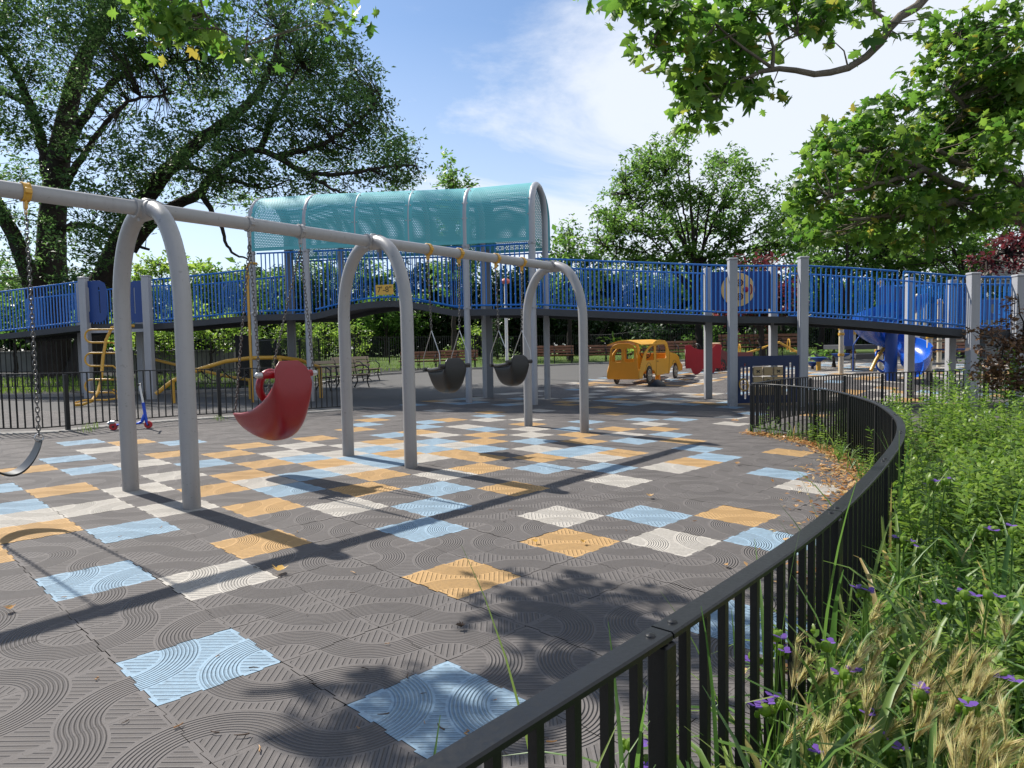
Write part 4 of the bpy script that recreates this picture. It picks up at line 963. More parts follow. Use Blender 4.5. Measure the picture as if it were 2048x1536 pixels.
m = MB(); m.tube([lp(1742, 741, 19.8), lp(1752, 720, 19.9), lp(1765, 700, 20.0), lp(1800, 660, 20.4)], 0.05, 10); m.build('climbing_tube', MT['yellow'], t)
for v in (712, 732): 
    m = MB(); m.torus(lp(1762, v, 20.1), (0.3, -1, 0.4), 0.17, 0.035, 18, 8); m.build('foot_ring', MT['slide'], t)
# spiral slide
cw = at(1782, 740, 19.6); cb = gp(cw); t = thing('spiral_slide', cb, 'bright blue plastic spiral slide curling down to the mats', 'slide')
m = MB(); V = []; Fs = []; N = 64; prof = []
for k in range(15):
    q = math.pi*k/14; prof.append((-math.cos(q)*0.36, 0.34*(1-math.sin(q)**0.7)))
prof2 = prof+[(x*1.10, z-0.04 if 0 < i < 14 else z) for i, (x, z) in reversed(list(enumerate(prof)))]
for i in range(N+1):
    s = i/N; a = R(-60)-R(390)*s*1.0; z = 1.75*(1-s)**0.95+0.18; r = 0.62
    if s > 0.88: a = R(-60)-R(390)*0.88-R(390)*(s-0.88)*0.9; r = 0.62+(s-0.88)**1.4*7.0
    c = Vector((math.cos(a), math.sin(a), 0)); tw_ = 0.35*min(1, (1-s)*5)
    outer = 1.0
    for (x, zz) in prof2:
        V.append(Vector((c.x*(r+x), c.y*(r+x), z+zz*(1.25 if x > 0 else 0.75)+x*0.25*min(1, (1-s)*4))))
K = len(prof2)
for i in range(N):
    for k in range(K): Fs.append((i*K+k, i*K+(k+1) % K, i*K+K+(k+1) % K, i*K+K+k))
Fs += [tuple(range(K-1, -1, -1)), tuple(N*K+k for k in range(K))]
m.add(V, Fs); m.build('chute', MT['slide'], t, ang=60)
m = MB(); m.tube([(0, 0, -0.1), (0, 0, 2.0)], 0.16, 18); m.build('centre_column', MT['dblue'], t)
# stepping pods
for i, (u, v, h, lab) in enumerate(((1637, 741, 0.42, 'taller blue topped stepping pod on a yellow post between two others'), (1625, 738, 0.22, 'lowest stepping pod with a small blue top on a short dark post'), (1681, 742, 0.55, 'tallest blue topped stepping pod in front of the cream post'))):
    p = gp(G(u, v)); t = thing('stepping_pod', p, lab, 'stepping pod', 'blue topped stepping pods')
    m = MB(); m.tube([(0, 0, -0.05), (0, 0, h)], 0.075 if i != 1 else 0.05, 12); m.build('stem', MT['yellow'] if i != 1 else MT['rub'], t)
    m = MB(); m.tube([(0, 0, h-0.12), (0, 0, h-0.02), (0, 0, h+0.03), (0, 0, h+0.04)], [0.07, 0.26 if i != 1 else 0.18, 0.29 if i != 1 else 0.2, 0.24 if i != 1 else 0.17], 18); m.build('step_top', MT['dblue'], t)
# spray post with a pink cap
p = gp(at(1014, 722, 27)); zt = ztop(p, 560)-p.z; t = thing('spray_post', p, 'slim white post with a pink mushroom cap beyond the bridge', 'post')
m = MB(); m.tube([(0, 0, -0.1), (0, 0, zt)], 0.06, 12); m.build('post', MT['white'], t); m = MB(); m.sphere((0, 0, zt-0.05), 0.2, 16, 8, (1, 1, 0.55)); m.build('cap', MT['pink'], t)
# small white post behind the entrance
p = gp(at(287, 735, 23.0)); t = thing('marker_post', p, 'thin white post by the stone wall behind the ramp', 'post'); m = MB(); m.box((0, 0, 0.9), (0.1, 0.1, 1.9), None, 0.01); m.build('post', MT['white'], t); m = MB(); m.box((0, 0, 1.87), (0.13, 0.13, 0.04), None, 0.008); m.build('post_cap', MT['white'], t)
# scooter
a = gp(G(227, 860)); b = gp(G(297, 857)); ang = math.atan2(b.y-a.y, b.x-a.x); L = (b-a).length
t = thing('kick_scooter', a, 'blue and white kick scooter with red wheels parked against the black fence', 'scooter', rz=ang)
for x in (0, L): m = MB(); m.tube([(x, -0.018, 0.055), (x, 0.018, 0.055)], 0.052, 18); m.torus((x, 0, 0.055), (0, 1, 0), 0.045, 0.018, 18, 7); w_ = m.build('wheel', MT['redp'], t); m = MB(); m.tube([(x, -0.026, 0.055), (x, 0.026, 0.055)], 0.018, 10); m.build('hub', MT['ink'], w_)
m = MB(); m.box((L*0.42, 0, 0.085), (L*0.66, 0.11, 0.022), None, 0.008); m.build('deck', MT['scoot'], t)
m = MB(); m.tube([(0.02, 0, 0.12), (-0.03, 0, 0.125), (-0.07, 0, 0.10)], 0.03, 8); m.build('brake', MT['steel'], t)
m = MB(); m.tube([(L*0.72, 0, 0.085), (L*0.82, 0, 0.11), (L*0.90, 0, 0.22)], 0.026, 10); m.tube([(L*0.98, 0.03, 0.055), (L*0.94, 0.028, 0.14)], 0.012, 6); m.tube([(L*0.98, -0.03, 0.055), (L*0.94, -0.028, 0.14)], 0.012, 6); m.tube([(L*0.95, 0, 0.10), (L*0.88, 0, 0.42)], 0.024, 10); m.build('fork', MT['scoot'], t)
m = MB(); m.tube([(L*0.88, 0, 0.42), (L*0.80, 0, 0.72)], 0.016, 10); m.tube([(L*0.80, -0.20, 0.72), (L*0.80, 0.20, 0.72)], 0.013, 8); hb = m.build('handlebar', MT['white'], t)
m = MB()
for s in (-1, 1): m.tube([(L*0.80, s*0.13, 0.72), (L*0.80, s*0.22, 0.72)], 0.019, 10)
m.build('grip', MT['ink'], hb)
# ================================================================ VEGETATION
def rot_frames(n, up_bias=0.6, rg=rng):
    """random orthonormal frames: axis a (leaf length) and normal nn biased upwards"""
    nn = rg.normal(size=(n, 3)); nn[:, 2] = np.abs(nn[:, 2])+up_bias; nn /= np.linalg.norm(nn, axis=1)[:, None]
    a = rg.normal(size=(n, 3)); a -= nn*(a*nn).sum(1)[:, None]; a /= np.linalg.norm(a, axis=1)[:, None]; return a, np.cross(nn, a), nn
def quad_leaves(P, size, ratio=0.45, up=0.5, rg=rng, fold=0.12):
    n = len(P); a, b, nn = rot_frames(n, up, rg); s = size*rg.lognormal(0, 0.28, n)[:, None]
    v0 = P; v1 = P+a*s*0.45+b*s*ratio*0.5+nn*s*fold; v2 = P+a*s; v3 = P+a*s*0.45-b*s*ratio*0.5+nn*s*fold
    V = np.stack([v0, v1, v2, v3], 1).reshape(-1, 3); return V, np.arange(4*n).reshape(n, 4)
STAR = [(0, 0), (0.22, -0.10), (0.30, -0.42), (0.42, -0.22), (0.62, -0.50), (0.60, -0.22), (0.80, -0.20), (1.0, 0), (0.80, 0.20), (0.60, 0.22), (0.62, 0.50), (0.42, 0.22), (0.30, 0.42), (0.22, 0.10)]
def star_leaves(P, size, up=0.3, rg=rng):
    """palmate plane-tree leaves as a fan about a raised midrib point"""
    n = len(P); a, b, nn = rot_frames(n, up, rg); s = size*rg.lognormal(0, 0.25, n)[:, None]; st = np.array(STAR); k = len(st)
    pts = [P+a*s*0.42+nn*s*0.06]
    cu = rg.uniform(-0.1, 1.0, n)[:, None]; cx_ = rg.uniform(-.15, .5, n)[:, None]; wx = rg.uniform(.75, 1.1, n)[:, None]
    for x, y in st: pts.append(P+a*s*x+b*s*y*wx-nn*s*(cu*y*y+cx_*x*x))
    V = np.stack(pts, 1).reshape(-1, 3); idx = np.arange(k); T = np.stack([np.zeros(k, int), 1+idx, 1+(idx+1) % k], 1)
    return V, (np.arange(n)[:, None, None]*(k+1)+T[None]).reshape(-1, 3)
def blobs_to_points(blobs, clump, per, sig, rg=rng, shell=0.45):
    """blobs (centre, radii) -> clump centres and leaf points"""
    C = []; 
    for c, r, w in blobs:
        n = max(1, int(clump*w)); d = rg.normal(size=(n, 3)); d /= np.linalg.norm(d, axis=1)[:, None]; rad = rg.uniform(0, 1, n)**shell
        C.append(np.array(c)+d*rad[:, None]*np.array(r))
    C = np.concatenate(C); k = rg.poisson(per*rg.uniform(0.45, 1.55, len(C))); n = k.sum()
    D = rg.normal(size=(len(C), 3))*np.array([1, 1, 0.45])-np.array([0, 0, 0.15]); D /= np.linalg.norm(D, axis=1)[:, None]
    P = np.repeat(C, k, 0)+np.repeat(D, k, 0)*rg.uniform(-1.5, 1.5, n)[:, None]*sig+rg.normal(size=(n, 3))*sig*np.array([0.38, 0.38, 0.30]); return C, P
def pxblob(u, v, ru, rv, d, rd=None, w=None):
    c = at(u, v, d); rx, rz = ru*d/F, rv*d/F; rd = rd if rd else (rx+rz)/2
    return (tuple(c), (rx, rd, rz), w if w else (rx*rz))
def leaves_obj(name, mat, P, size, parent, ratio=0.45, up=0.5, star=False, base=None, rg=rng):
    base = np.array(base if base is not None else (0, 0, 0)); P = P-base
    if star: V, Fc = star_leaves(P, size, up, rg); me = npmesh(name, V, Fc, mat, 3, True)
    else: V, Fc = quad_leaves(P, size, ratio, up, rg); me = npmesh(name, V, Fc, mat, 4)
    return link(name, me, parent)
def limb_tube(m, pts, r0, r1, n=8, wob=0.0):
    P = catmull(pts, max(0.15, (Vector(pts[0])-Vector(pts[-1])).length/40)); N = len(P)
    Q = [p+Vector((random.gauss(0, wob), random.gauss(0, wob), random.gauss(0, wob))) for p in P]
    m.tube(Q, [r0+(r1-r0)*(i/(N-1))**0.8 for i in range(N)], n); return Q
def twigs(m, nodes, C, r, maxd, frac=1.0, n=4):
    """thin branches from the nearest limb node to each leaf clump"""
    nd = np.array([tuple(q) for q in nodes]); 
    for c in C:
        if random.random() > frac: continue
        d = ((nd-c)**2).sum(1); j = int(d.argmin())
        if d[j] > maxd**2 or d[j] < 0.01: continue
        a = Vector(nd[j]); b = Vector(c); mid = a.lerp(b, 0.5)+Vector((random.gauss(0, .1), random.gauss(0, .1), -0.05))*d[j]**0.5
        m.tube([a, mid, b], [r, r*0.7, r*0.25], n, cap=False)
def tree(name, label, base, limbs, blobs, mat, leaf, clump, per, sig, bark='bark', cat='tree', group=None, star=False, ratio=0.45, up=0.5, tw=0.03, maxd=4.0, frac=1.0, seed=1, wob=0.02):
    rg = np.random.default_rng(seed); t = thing(name, base, label, cat, group); m = MB(); nodes = []
    for pts, r0, r1 in limbs: nodes += limb_tube(m, [Vector(p)-Vector(base) for p in pts], r0, r1, 10 if r0 > 0.15 else 7, wob)
    C, P = blobs_to_points(blobs, clump, per, sig, rg)
    if len(nodes): twigs(m, nodes, C-np.array(base), tw, maxd, frac)
    if limbs: m.build('trunk', MT[bark], t, ang=70)
    leaves_obj('crown', MT[mat], P, leaf, t, ratio, up, star, base, rg); return t
# ---- the big tree at the left
d = 27.0
def L3(u, v, dd=d): return at(u, v, dd)
b0 = gp(G(128, 752)); D1 = b0.y
limbs = [
 ([L3(112, 765, D1), L3(104, 690, D1), L3(103, 600, D1), L3(102, 480, D1), L3(114, 350, D1), L3(132, 240, D1), L3(160, 130, D1), L3(205, 50, D1), L3(232, -60, D1), L3(250, -200, D1)], 0.78, 0.10),
 ([L3(103, 385, D1), L3(84, 285, D1), L3(56, 200, D1-1), L3(24, 130, D1-1), L3(-30, 60, D1-2)], 0.30, 0.08),
 ([L3(92, 720, D1), L3(66, 580, D1-1), L3(26, 470, D1-1), L3(-20, 380, D1-2), L3(-90, 240, D1-2)], 0.46, 0.15),
 ([L3(70, 225, D1), L3(20, 190, D1-1), L3(-40, 195, D1-1)], 0.14, 0.05),
 ([L3(118, 330, D1), L3(165, 240, D1-1), L3(225, 165, D1-1.5), L3(300, 130, D1-2), L3(400, 118, D1-2), L3(450, 105, D1-2)], 0.24, 0.04),
 ([L3(125, 300, D1), L3(150, 200, D1+1), L3(175, 150, D1+2), L3(180, 60, D1+2), L3(175, -30, D1+2)], 0.22, 0.06),
 ([L3(108, 420, D1), L3(150, 335, D1-1), L3(215, 245, D1-2), L3(265, 200, D1-3), L3(330, 190, D1-3)], 0.20, 0.04),
 ([L3(112, 460, D1), L3(175, 450, D1-1), L3(230, 475, D1-1), L3(300, 500, D1-1)], 0.18, 0.05),
 ([L3(160, 765, D1), L3(178, 690, D1), L3(196, 590, D1), L3(232, 500, D1-.5), L3(285, 405, D1-1), L3(345, 330, D1-1.5), L3(420, 265, D1-2), L3(500, 205, D1-2), L3(545, 130, D1-2), L3(560, 60, D1-2)], 0.66, 0.07),
 ([L3(258, 500, D1-.5), L3(300, 450, D1-.5), L3(350, 410, D1-1), L3(400, 385, D1-1.5), L3(440, 335, D1-2), L3(520, 300, D1-3), L3(600, 340, D1-3), L3(680, 350, D1-3.5), L3(760, 335, D1-4), L3(830, 330, D1-4)], 0.27, 0.03),
 ([L3(520, 300, D1-3), L3(540, 250, D1-3), L3(560, 200, D1-3), L3(600, 130, D1-3)], 0.13, 0.03),
 ([L3(345, 330, D1-1.5), L3(420, 345, D1-2), L3(520, 375, D1-3), L3(580, 360, D1-3)], 0.12, 0.025),
 ([L3(560, 310, D1-3), L3(640, 290, D1-3.5), L3(720, 240, D1-4), L3(760, 190, D1-4)], 0.13, 0.04),
 ([L3(400, 385, D1-1.5), L3(440, 450, D1-2), L3(460, 500, D1-2), L3(500, 520, D1-2)], 0.14, 0.03),
 ([L3(600, 340, D1-3), L3(680, 385, D1-4), L3(720, 400, D1-4)], 0.10, 0.03),
]
bl = []
for q in ((20, 40, 110, 80), (130, 20, 120, 70), (260, 40, 110, 70), (380, 60, 90, 60), (60, 150, 100, 60), (-20, 230, 70, 80), (230, 120, 80, 50), (330, 150, 90, 60), (420, 170, 80, 55), (190, 190, 70, 40), (80, 250, 70, 40),
          (540, 90, 90, 70), (630, 70, 90, 60), (610, 150, 110, 60), (700, 160, 75, 70), (720, 230, 70, 55), (560, 220, 110, 55), (640, 260, 110, 45), (760, 290, 75, 40), (800, 310, 52, 45), (810, 350, 35, 35), (660, 320, 120, 35), (480, 260, 80, 50), (400, 280, 90, 50), (310, 280, 90, 45), (500, 330, 90, 40), (400, 350, 80, 40), (300, 360, 80, 40), (230, 320, 70, 45), (560, 375, 90, 30), (640, 375, 60, 25), (740, 360, 70, 25), (180, 390, 70, 45), (60, 360, 60, 45), (30, 440, 50, 50), (160, 500, 55, 50), (200, 460, 50, 35), (270, 430, 60, 30), (150, 570, 45, 40), (30, 530, 45, 40), (480, 120, 60, 40), (470, 390, 60, 25)):
    bl.append(pxblob(*q, D1-2+random.uniform(-2.5, 1.5), 2.2))
for q in ((60, -70, 150, 70), (220, -60, 130, 60), (380, -60, 110, 60), (520, -40, 90, 50), (600, -30, 80, 45), (100, -170, 150, 70), (280, -170, 130, 70), (450, -150, 110, 60), (560, -130, 80, 50), (180, -270, 140, 60), (350, -260, 110, 60), (-80, -120, 100, 80)):
    b_ = pxblob(*q, D1-1+random.uniform(-3, 2), 2.6); bl.append((b_[0], b_[1], b_[2]*0.55))
tree('spreading_tree', 'huge dark spreading tree with several trunks behind the ramp at left', b0, limbs, bl, 'leaf_dark', 0.15, 44, 27, 0.34, tw=0.018, maxd=3.2, frac=0.7, seed=3, ratio=0.42)
# ---- trees far behind the canopy and the bridge
def simple_tree(name, label, u, vb, d, blobs, mat, leaf, clump, per, sig, trunk_r=0.25, forks=(), group=None, cat='tree', seed=1, depthr=None, bark='bark', tw=0.03, maxd=3.0):
    base = gp(at(u, vb, d)); cx = sum(q[0]*q[2]*q[3] for q in blobs)/sum(q[2]*q[3] for q in blobs); vt = min(q[1] for q in blobs); limbs = []
    mid = at((u+cx)/2, (vb*0.55+vt*0.45), d)
    limbs.append(([base-Vector((0, 0, .1)), base.lerp(mid, .5), mid, at(cx, vt+10, d)], trunk_r, trunk_r*0.15))
    for q in blobs:
        if q[2] > 18: limbs.append(([base.lerp(mid, random.uniform(.5, 1)), mid.lerp(at(q[0], q[1], d), 0.5)+Vector((0, 0, -0.2)), at(q[0], q[1], d)], trunk_r*0.45, trunk_r*0.08))
    bl = [pxblob(*q, d+random.uniform(-1, 1)*(depthr or 1.5), depthr or 2.0) for q in blobs]
    return tree(name, label, base, limbs, bl, mat, leaf, clump, per, sig, bark, cat, group, seed=seed, tw=tw, maxd=maxd)
GT = 'trees beyond the far fence'
simple_tree('broadleaf_tree', 'large rounded green tree standing alone against the sky right of the canopy', 1400, 690, 40, [(1290, 330, 55, 30), (1345, 300, 45, 26), (1330, 345, 60, 30), (1445, 325, 35, 20), (1470, 350, 50, 28), (1250, 385, 45, 35), (1320, 400, 60, 35), (1400, 385, 40, 25), (1450, 405, 60, 30), (1525, 405, 40, 28), (1560, 440, 35, 28), (1230, 440, 45, 35), (1300, 460, 60, 35), (1390, 455, 60, 30), (1480, 465, 60, 30), (1550, 485, 45, 30), (1205, 490, 35, 30), (1260, 520, 55, 30), (1350, 520, 60, 28), (1440, 520, 60, 26), (1520, 525, 50, 28), (1195, 430, 18, 14)], 'leaf_mid', 0.23, 26, 32, 0.42, 0.24, group=GT, seed=4, depthr=3.0, tw=0.045)
simple_tree('conical_tree', 'small pointed tree top showing just above the teal canopy', 908, 690, 45, [(905, 330, 12, 18), (905, 355, 24, 22), (912, 385, 32, 22), (935, 378, 16, 16), (900, 420, 40, 30), (905, 480, 45, 40), (905, 550, 48, 45)], 'leaf_mid', 0.30, 16, 26, 0.4, 0.2, group=GT, seed=5)
simple_tree('broadleaf_tree', 'low bright green tree beside the right end of the teal canopy', 1140, 700, 42, [(1140, 470, 32, 30), (1120, 510, 40, 35), (1175, 520, 45, 35), (1140, 560, 60, 35), (1110, 600, 40, 40)], 'leaf_mid', 0.30, 14, 26, 0.45, 0.2, group=GT, seed=6)
simple_tree('broadleaf_tree', 'mid green tree with a dark forked trunk behind the right ramp', 1640, 690, 36, [(1620, 470, 50, 40), (1680, 450, 60, 40), (1640, 520, 70, 35), (1720, 500, 50, 40), (1590, 500, 40, 35), (1690, 545, 60, 30)], 'leaf_mid', 0.28, 11, 28, 0.45, 0.2, group=GT, seed=7)
simple_tree('broadleaf_tree', 'dark green tree with spreading branches above the right railings', 1770, 690, 34, [(1760, 460, 60, 45), (1820, 480, 60, 45), (1780, 530, 70, 35), (1850, 520, 50, 45), (1720, 540, 40, 30), (1870, 460, 50, 45)], 'leaf_mid', 0.28, 11, 28, 0.45, 0.22, group=GT, seed=8)
simple_tree('maroon_tree', 'maroon leaved tree showing over the rail behind the face panel', 1525, 700, 33, [(1520, 560, 75, 45), (1500, 620, 60, 45), (1560, 600, 50, 55), (1460, 600, 40, 50)], 'leaf_red', 0.24, 14, 26, 0.4, 0.2, group=GT, seed=9)
simple_tree('broadleaf_tree', 'sunlit green tree right behind the tall grey ramp post', 1930, 690, 30, [(1890, 470, 50, 35), (1950, 440, 55, 40), (1900, 520, 55, 30), (1960, 500, 50, 35), (2030, 440, 55, 45), (2060, 380, 60, 50), (1840, 500, 40, 30), (1870, 420, 40, 30)], 'leaf_mid', 0.22, 30, 26, 0.36, 0.2, group=GT, seed=12)
simple_tree('broadleaf_tree', 'green tree filling the gap between the two right ramp posts', 1700, 690, 33, [(1610, 440, 40, 30), (1660, 480, 50, 30), (1720, 460, 50, 30), (1780, 490, 50, 28), (1640, 520, 50, 26), (1740, 530, 55, 25), (1690, 430, 40, 25)], 'leaf_mid', 0.22, 28, 26, 0.36, 0.2, group=GT, seed=13)
# row of dark and bright masses behind the fence
HB = [('tall_shrub', 'pale feathery green bush seen left of the leftmost ramp post', 30, 700, 30, [(20, 560, 60, 40), (40, 620, 70, 50), (-30, 620, 60, 60), (90, 640, 40, 40)], 'leaf_mid'),
 ('tall_shrub', 'bright bushy shrub behind the yellow snake climber', 300, 705, 31, [(300, 660, 60, 35), (250, 640, 50, 40), (340, 690, 60, 30)], 'leaf_bright'),
 ('tall_shrub', 'sunlit green thicket between the left ramp post and the swing leg', 420, 705, 31, [(420, 660, 60, 40), (470, 670, 50, 40), (380, 640, 50, 35)], 'leaf_bright'),
 ('broadleaf_tree', 'sunlit tree top showing over the railing inside the left arch', 320, 690, 46, [(320, 530, 60, 30), (390, 545, 50, 30), (280, 560, 50, 35), (440, 560, 50, 30), (350, 590, 90, 35)], 'leaf_bright'),
 ('broadleaf_tree', 'hazy green tree low behind the slide pole', 470, 690, 46, [(470, 560, 50, 40), (520, 590, 60, 40), (430, 610, 60, 40)], 'leaf_mid'),
 ('tall_shrub', 'bright green rounded shrub behind the red swing chains', 560, 712, 32, [(560, 665, 60, 35), (520, 690, 50, 30), (600, 690, 50, 35)], 'leaf_bright'),
 ('tall_shrub', 'bright yellow green shrub left of the middle arch', 650, 712, 33, [(650, 660, 55, 30), (700, 670, 45, 28), (620, 690, 50, 30), (690, 700, 50, 20)], 'leaf_bright'),
 ('broadleaf_tree', 'dense green tree seen through the railings under the canopy', 640, 700, 42, [(620, 560, 60, 50), (690, 550, 60, 45), (560, 580, 60, 50), (640, 620, 90, 40), (740, 560, 50, 50)], 'leaf_mid'),
 ('broadleaf_tree', 'mid green bushy tree under the arched deck', 770, 705, 40, [(760, 620, 60, 40), (830, 630, 55, 40), (780, 670, 70, 30), (720, 660, 50, 30)], 'leaf_mid'),
 ('broadleaf_tree', 'dark tree mass behind the yellow sign bay', 840, 700, 44, [(820, 560, 60, 45), (880, 560, 60, 50), (860, 620, 70, 45), (930, 540, 40, 50), (900, 650, 50, 35)], 'leaf_deep'),
 ('tall_shrub', 'glowing yellow green bush next to the front canopy post', 945, 712, 31, [(945, 680, 38, 28), (965, 665, 20, 18), (920, 700, 40, 18)], 'leaf_bright'),
 ('conifer_shrub', 'dark bushy conifer between the canopy posts', 995, 715, 31, [(995, 650, 28, 30), (990, 690, 32, 28), (1000, 620, 20, 20)], 'leaf_deep'),
 ('broadleaf_tree', 'dark leafy tree behind the farthest arch', 1050, 700, 42, [(1040, 570, 60, 50), (990, 590, 50, 50), (1060, 640, 60, 45), (1100, 600, 40, 50), (1010, 660, 50, 35)], 'leaf_deep'),
 ('broadleaf_tree', 'deep green evergreen behind the benches right of the farthest arch', 1180, 703, 40, [(1160, 640, 60, 40), (1220, 640, 60, 45), (1190, 670, 70, 30), (1280, 650, 50, 40)], 'leaf_deep'),
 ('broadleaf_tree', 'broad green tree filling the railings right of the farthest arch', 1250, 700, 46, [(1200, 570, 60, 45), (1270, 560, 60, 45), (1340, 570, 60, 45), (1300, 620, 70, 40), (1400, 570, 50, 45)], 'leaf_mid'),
 ('broadleaf_tree', 'dark tree behind the play car', 1340, 703, 38, [(1330, 640, 50, 40), (1380, 650, 50, 40), (1300, 670, 50, 25)], 'leaf_deep'),
 ('tall_shrub', 'lighter leafy shrub between the rear grey post and the seesaw', 1435, 703, 36, [(1430, 660, 40, 40), (1400, 680, 40, 25), (1470, 680, 30, 30)], 'leaf_mid'),
 ('broadleaf_tree', 'dark tree behind the activity panel posts', 1560, 702, 38, [(1560, 660, 50, 35), (1520, 680, 50, 25), (1600, 660, 40, 40), (1580, 600, 50, 40)], 'leaf_deep'),
 ('broadleaf_tree', 'mid green tree behind the ramp rails above the iron gate', 1660, 700, 42, [(1640, 580, 60, 40), (1710, 590, 60, 40), (1670, 640, 60, 40), (1740, 630, 40, 40)], 'leaf_mid'),
 ('broadleaf_tree', 'dark tree behind the iron gate', 1650, 700, 46, [(1640, 650, 60, 40), (1610, 620, 40, 40), (1690, 670, 40, 30)], 'leaf_deep'),
 ('broadleaf_tree', 'dark tree behind the spiral slide', 1800, 700, 40, [(1780, 570, 60, 45), (1850, 580, 60, 45), (1810, 640, 70, 40), (1920, 560, 50, 60), (1900, 640, 50, 40)], 'leaf_deep'),
 ('low_shrub', 'small leafy bush at the foot of the cream structure post', 1668, 728, 25, [(1666, 700, 16, 14), (1668, 715, 18, 10)], 'leaf_mid'),
 ('grass_clump', 'rounded tuft of tall dry grass in front of the far fence', 1250, 715, 37, [(1250, 690, 40, 14), (1270, 700, 35, 10)], 'leaf_bright'),
 ('broadleaf_tree', 'green tree far left behind the stone wall', -60, 700, 40, [(-60, 600, 80, 60), (20, 600, 60, 50), (-130, 560, 70, 60), (80, 660, 60, 30), (150, 650, 60, 30), (230, 670, 60, 30)], 'leaf_mid')]
for i, (nm, lab, u, vb, d, bls, mat) in enumerate(HB):
    if u > 480 and 'low_shrub' != nm and 'grass' not in nm: d += 15
    simple_tree(nm, lab, u, vb, d, bls, mat, 0.20 if 'shrub' in nm else 0.30, 13 if d > 33 else 22, 25, 0.36, 0.10 if 'shrub' in nm else 0.22, group=GT if 'tree' in nm else 'shrubs along the far fence', cat='tree' if 'tree' in nm else 'shrub', seed=20+i, tw=0.02, depthr=1.6)
# a distant unbroken belt of woodland closing the view
rg = np.random.default_rng(77); bl = []
for u in range(-700, 2800, 75): d = 62+random.uniform(-3, 3); h = random.uniform(590, 630); bl.append((tuple(at(u, h, d)), (3.2, 3, 3.0), 1.6)); bl.append((tuple(at(u+30, 665, d)), (3.4, 3, 2.6), 1.6))
C, P = blobs_to_points(bl, 60, 24, 0.6, rg)
tag(leaves_obj('distant_woods', MT['leaf_deep'], P, 0.5, None, up=0.4, rg=rg), 'unbroken belt of distant dark green woodland', 'woods', kind='stuff')
# ---- plane tree at the right and the overhanging plane tree
pb = gp(Vector((12.8, 11.2, 0))); dR = 11.0
def R3(u, v, d): return at(u, v, d)
limbs = [([pb-Vector((0, 0, .1)), pb+Vector((-.1, 0, 2.5)), pb+Vector((-.3, 0.1, 5))], 0.42, 0.3), ([pb+Vector((-.2, 0, 3.2)), R3(2150, 470, 11.4), R3(2030, 432, 11.3), R3(1985, 425, 11.2), R3(1960, 395, 11), R3(1905, 365, 10.8), R3(1850, 340, 10.6), R3(1760, 300, 10.3)], 0.22, 0.03),
 ([pb+Vector((-.25, 0, 4)), R3(2130, 400, 11.2), R3(2040, 365, 11), R3(1990, 335, 10.8), R3(1930, 330, 10.6), R3(1870, 300, 10.4)], 0.20, 0.03),
 ([pb+Vector((-.3, 0.1, 5)), R3(2100, 200, 11.4), R3(1990, 120, 11), R3(1920, 60, 10.6)], 0.24, 0.04), ([R3(1960, 395, 11), R3(1880, 410, 10.6), R3(1790, 430, 10.2), R3(1700, 440, 10)], 0.09, 0.02), ([R3(1990, 335, 10.8), R3(1960, 250, 10.8), R3(1900, 180, 10.6)], 0.09, 0.02), ([R3(1850, 340, 10.6), R3(1750, 370, 10), R3(1660, 390, 9.8)], 0.05, 0.015)]
bl = [pxblob(*q, dR+random.uniform(-1.4, 1.0), 0.8) for q in (q for q in ((1690, 290, 75, 45), (1780, 260, 75, 50), (1650, 360, 55, 50), (1730, 350, 80, 50), (1830, 320, 80, 55), (1900, 240, 80, 60), (1960, 160, 80, 60), (1930, 60, 60, 50), (2010, 60, 60, 60), (2030, 240, 70, 70), (1880, 400, 70, 45), (1790, 420, 80, 40), (1700, 420, 60, 40), (1640, 440, 40, 30), (1980, 300, 60, 50), (2040, 380, 60, 50), (1850, 470, 60, 30), (1960, 480, 50, 35), (2070, 160, 60, 80), (1760, 470, 50, 25), (1930, 520, 40, 30), (2040, 470, 50, 40), (1870, 130, 30, 40), (1630, 300, 30, 30), (1620, 400, 35, 35), (1660, 450, 45, 30), (1720, 480, 60, 30), (1820, 520, 60, 30), (1900, 470, 60, 40), (1980, 420, 60, 40), (1990, 560, 50, 25), (1720, 220, 40, 25), (1800, 210, 40, 30), (1900, 300, 70, 50), (1970, 230, 60, 60), (2030, 150, 50, 60)) if q[1]+q[3] < (505 if q[0] < 1930 else 465))]
tree('plane_tree', 'large bright plane tree filling the upper right with curving branches', pb, limbs, bl, 'leaf_plane', 0.155, 100, 15, 0.19, 'plane_bark', star=True, tw=0.012, maxd=1.6, seed=31, up=0.5, wob=0.01)
ob_ = gp(Vector((6.6, 5.4, 0))); d = 5.7
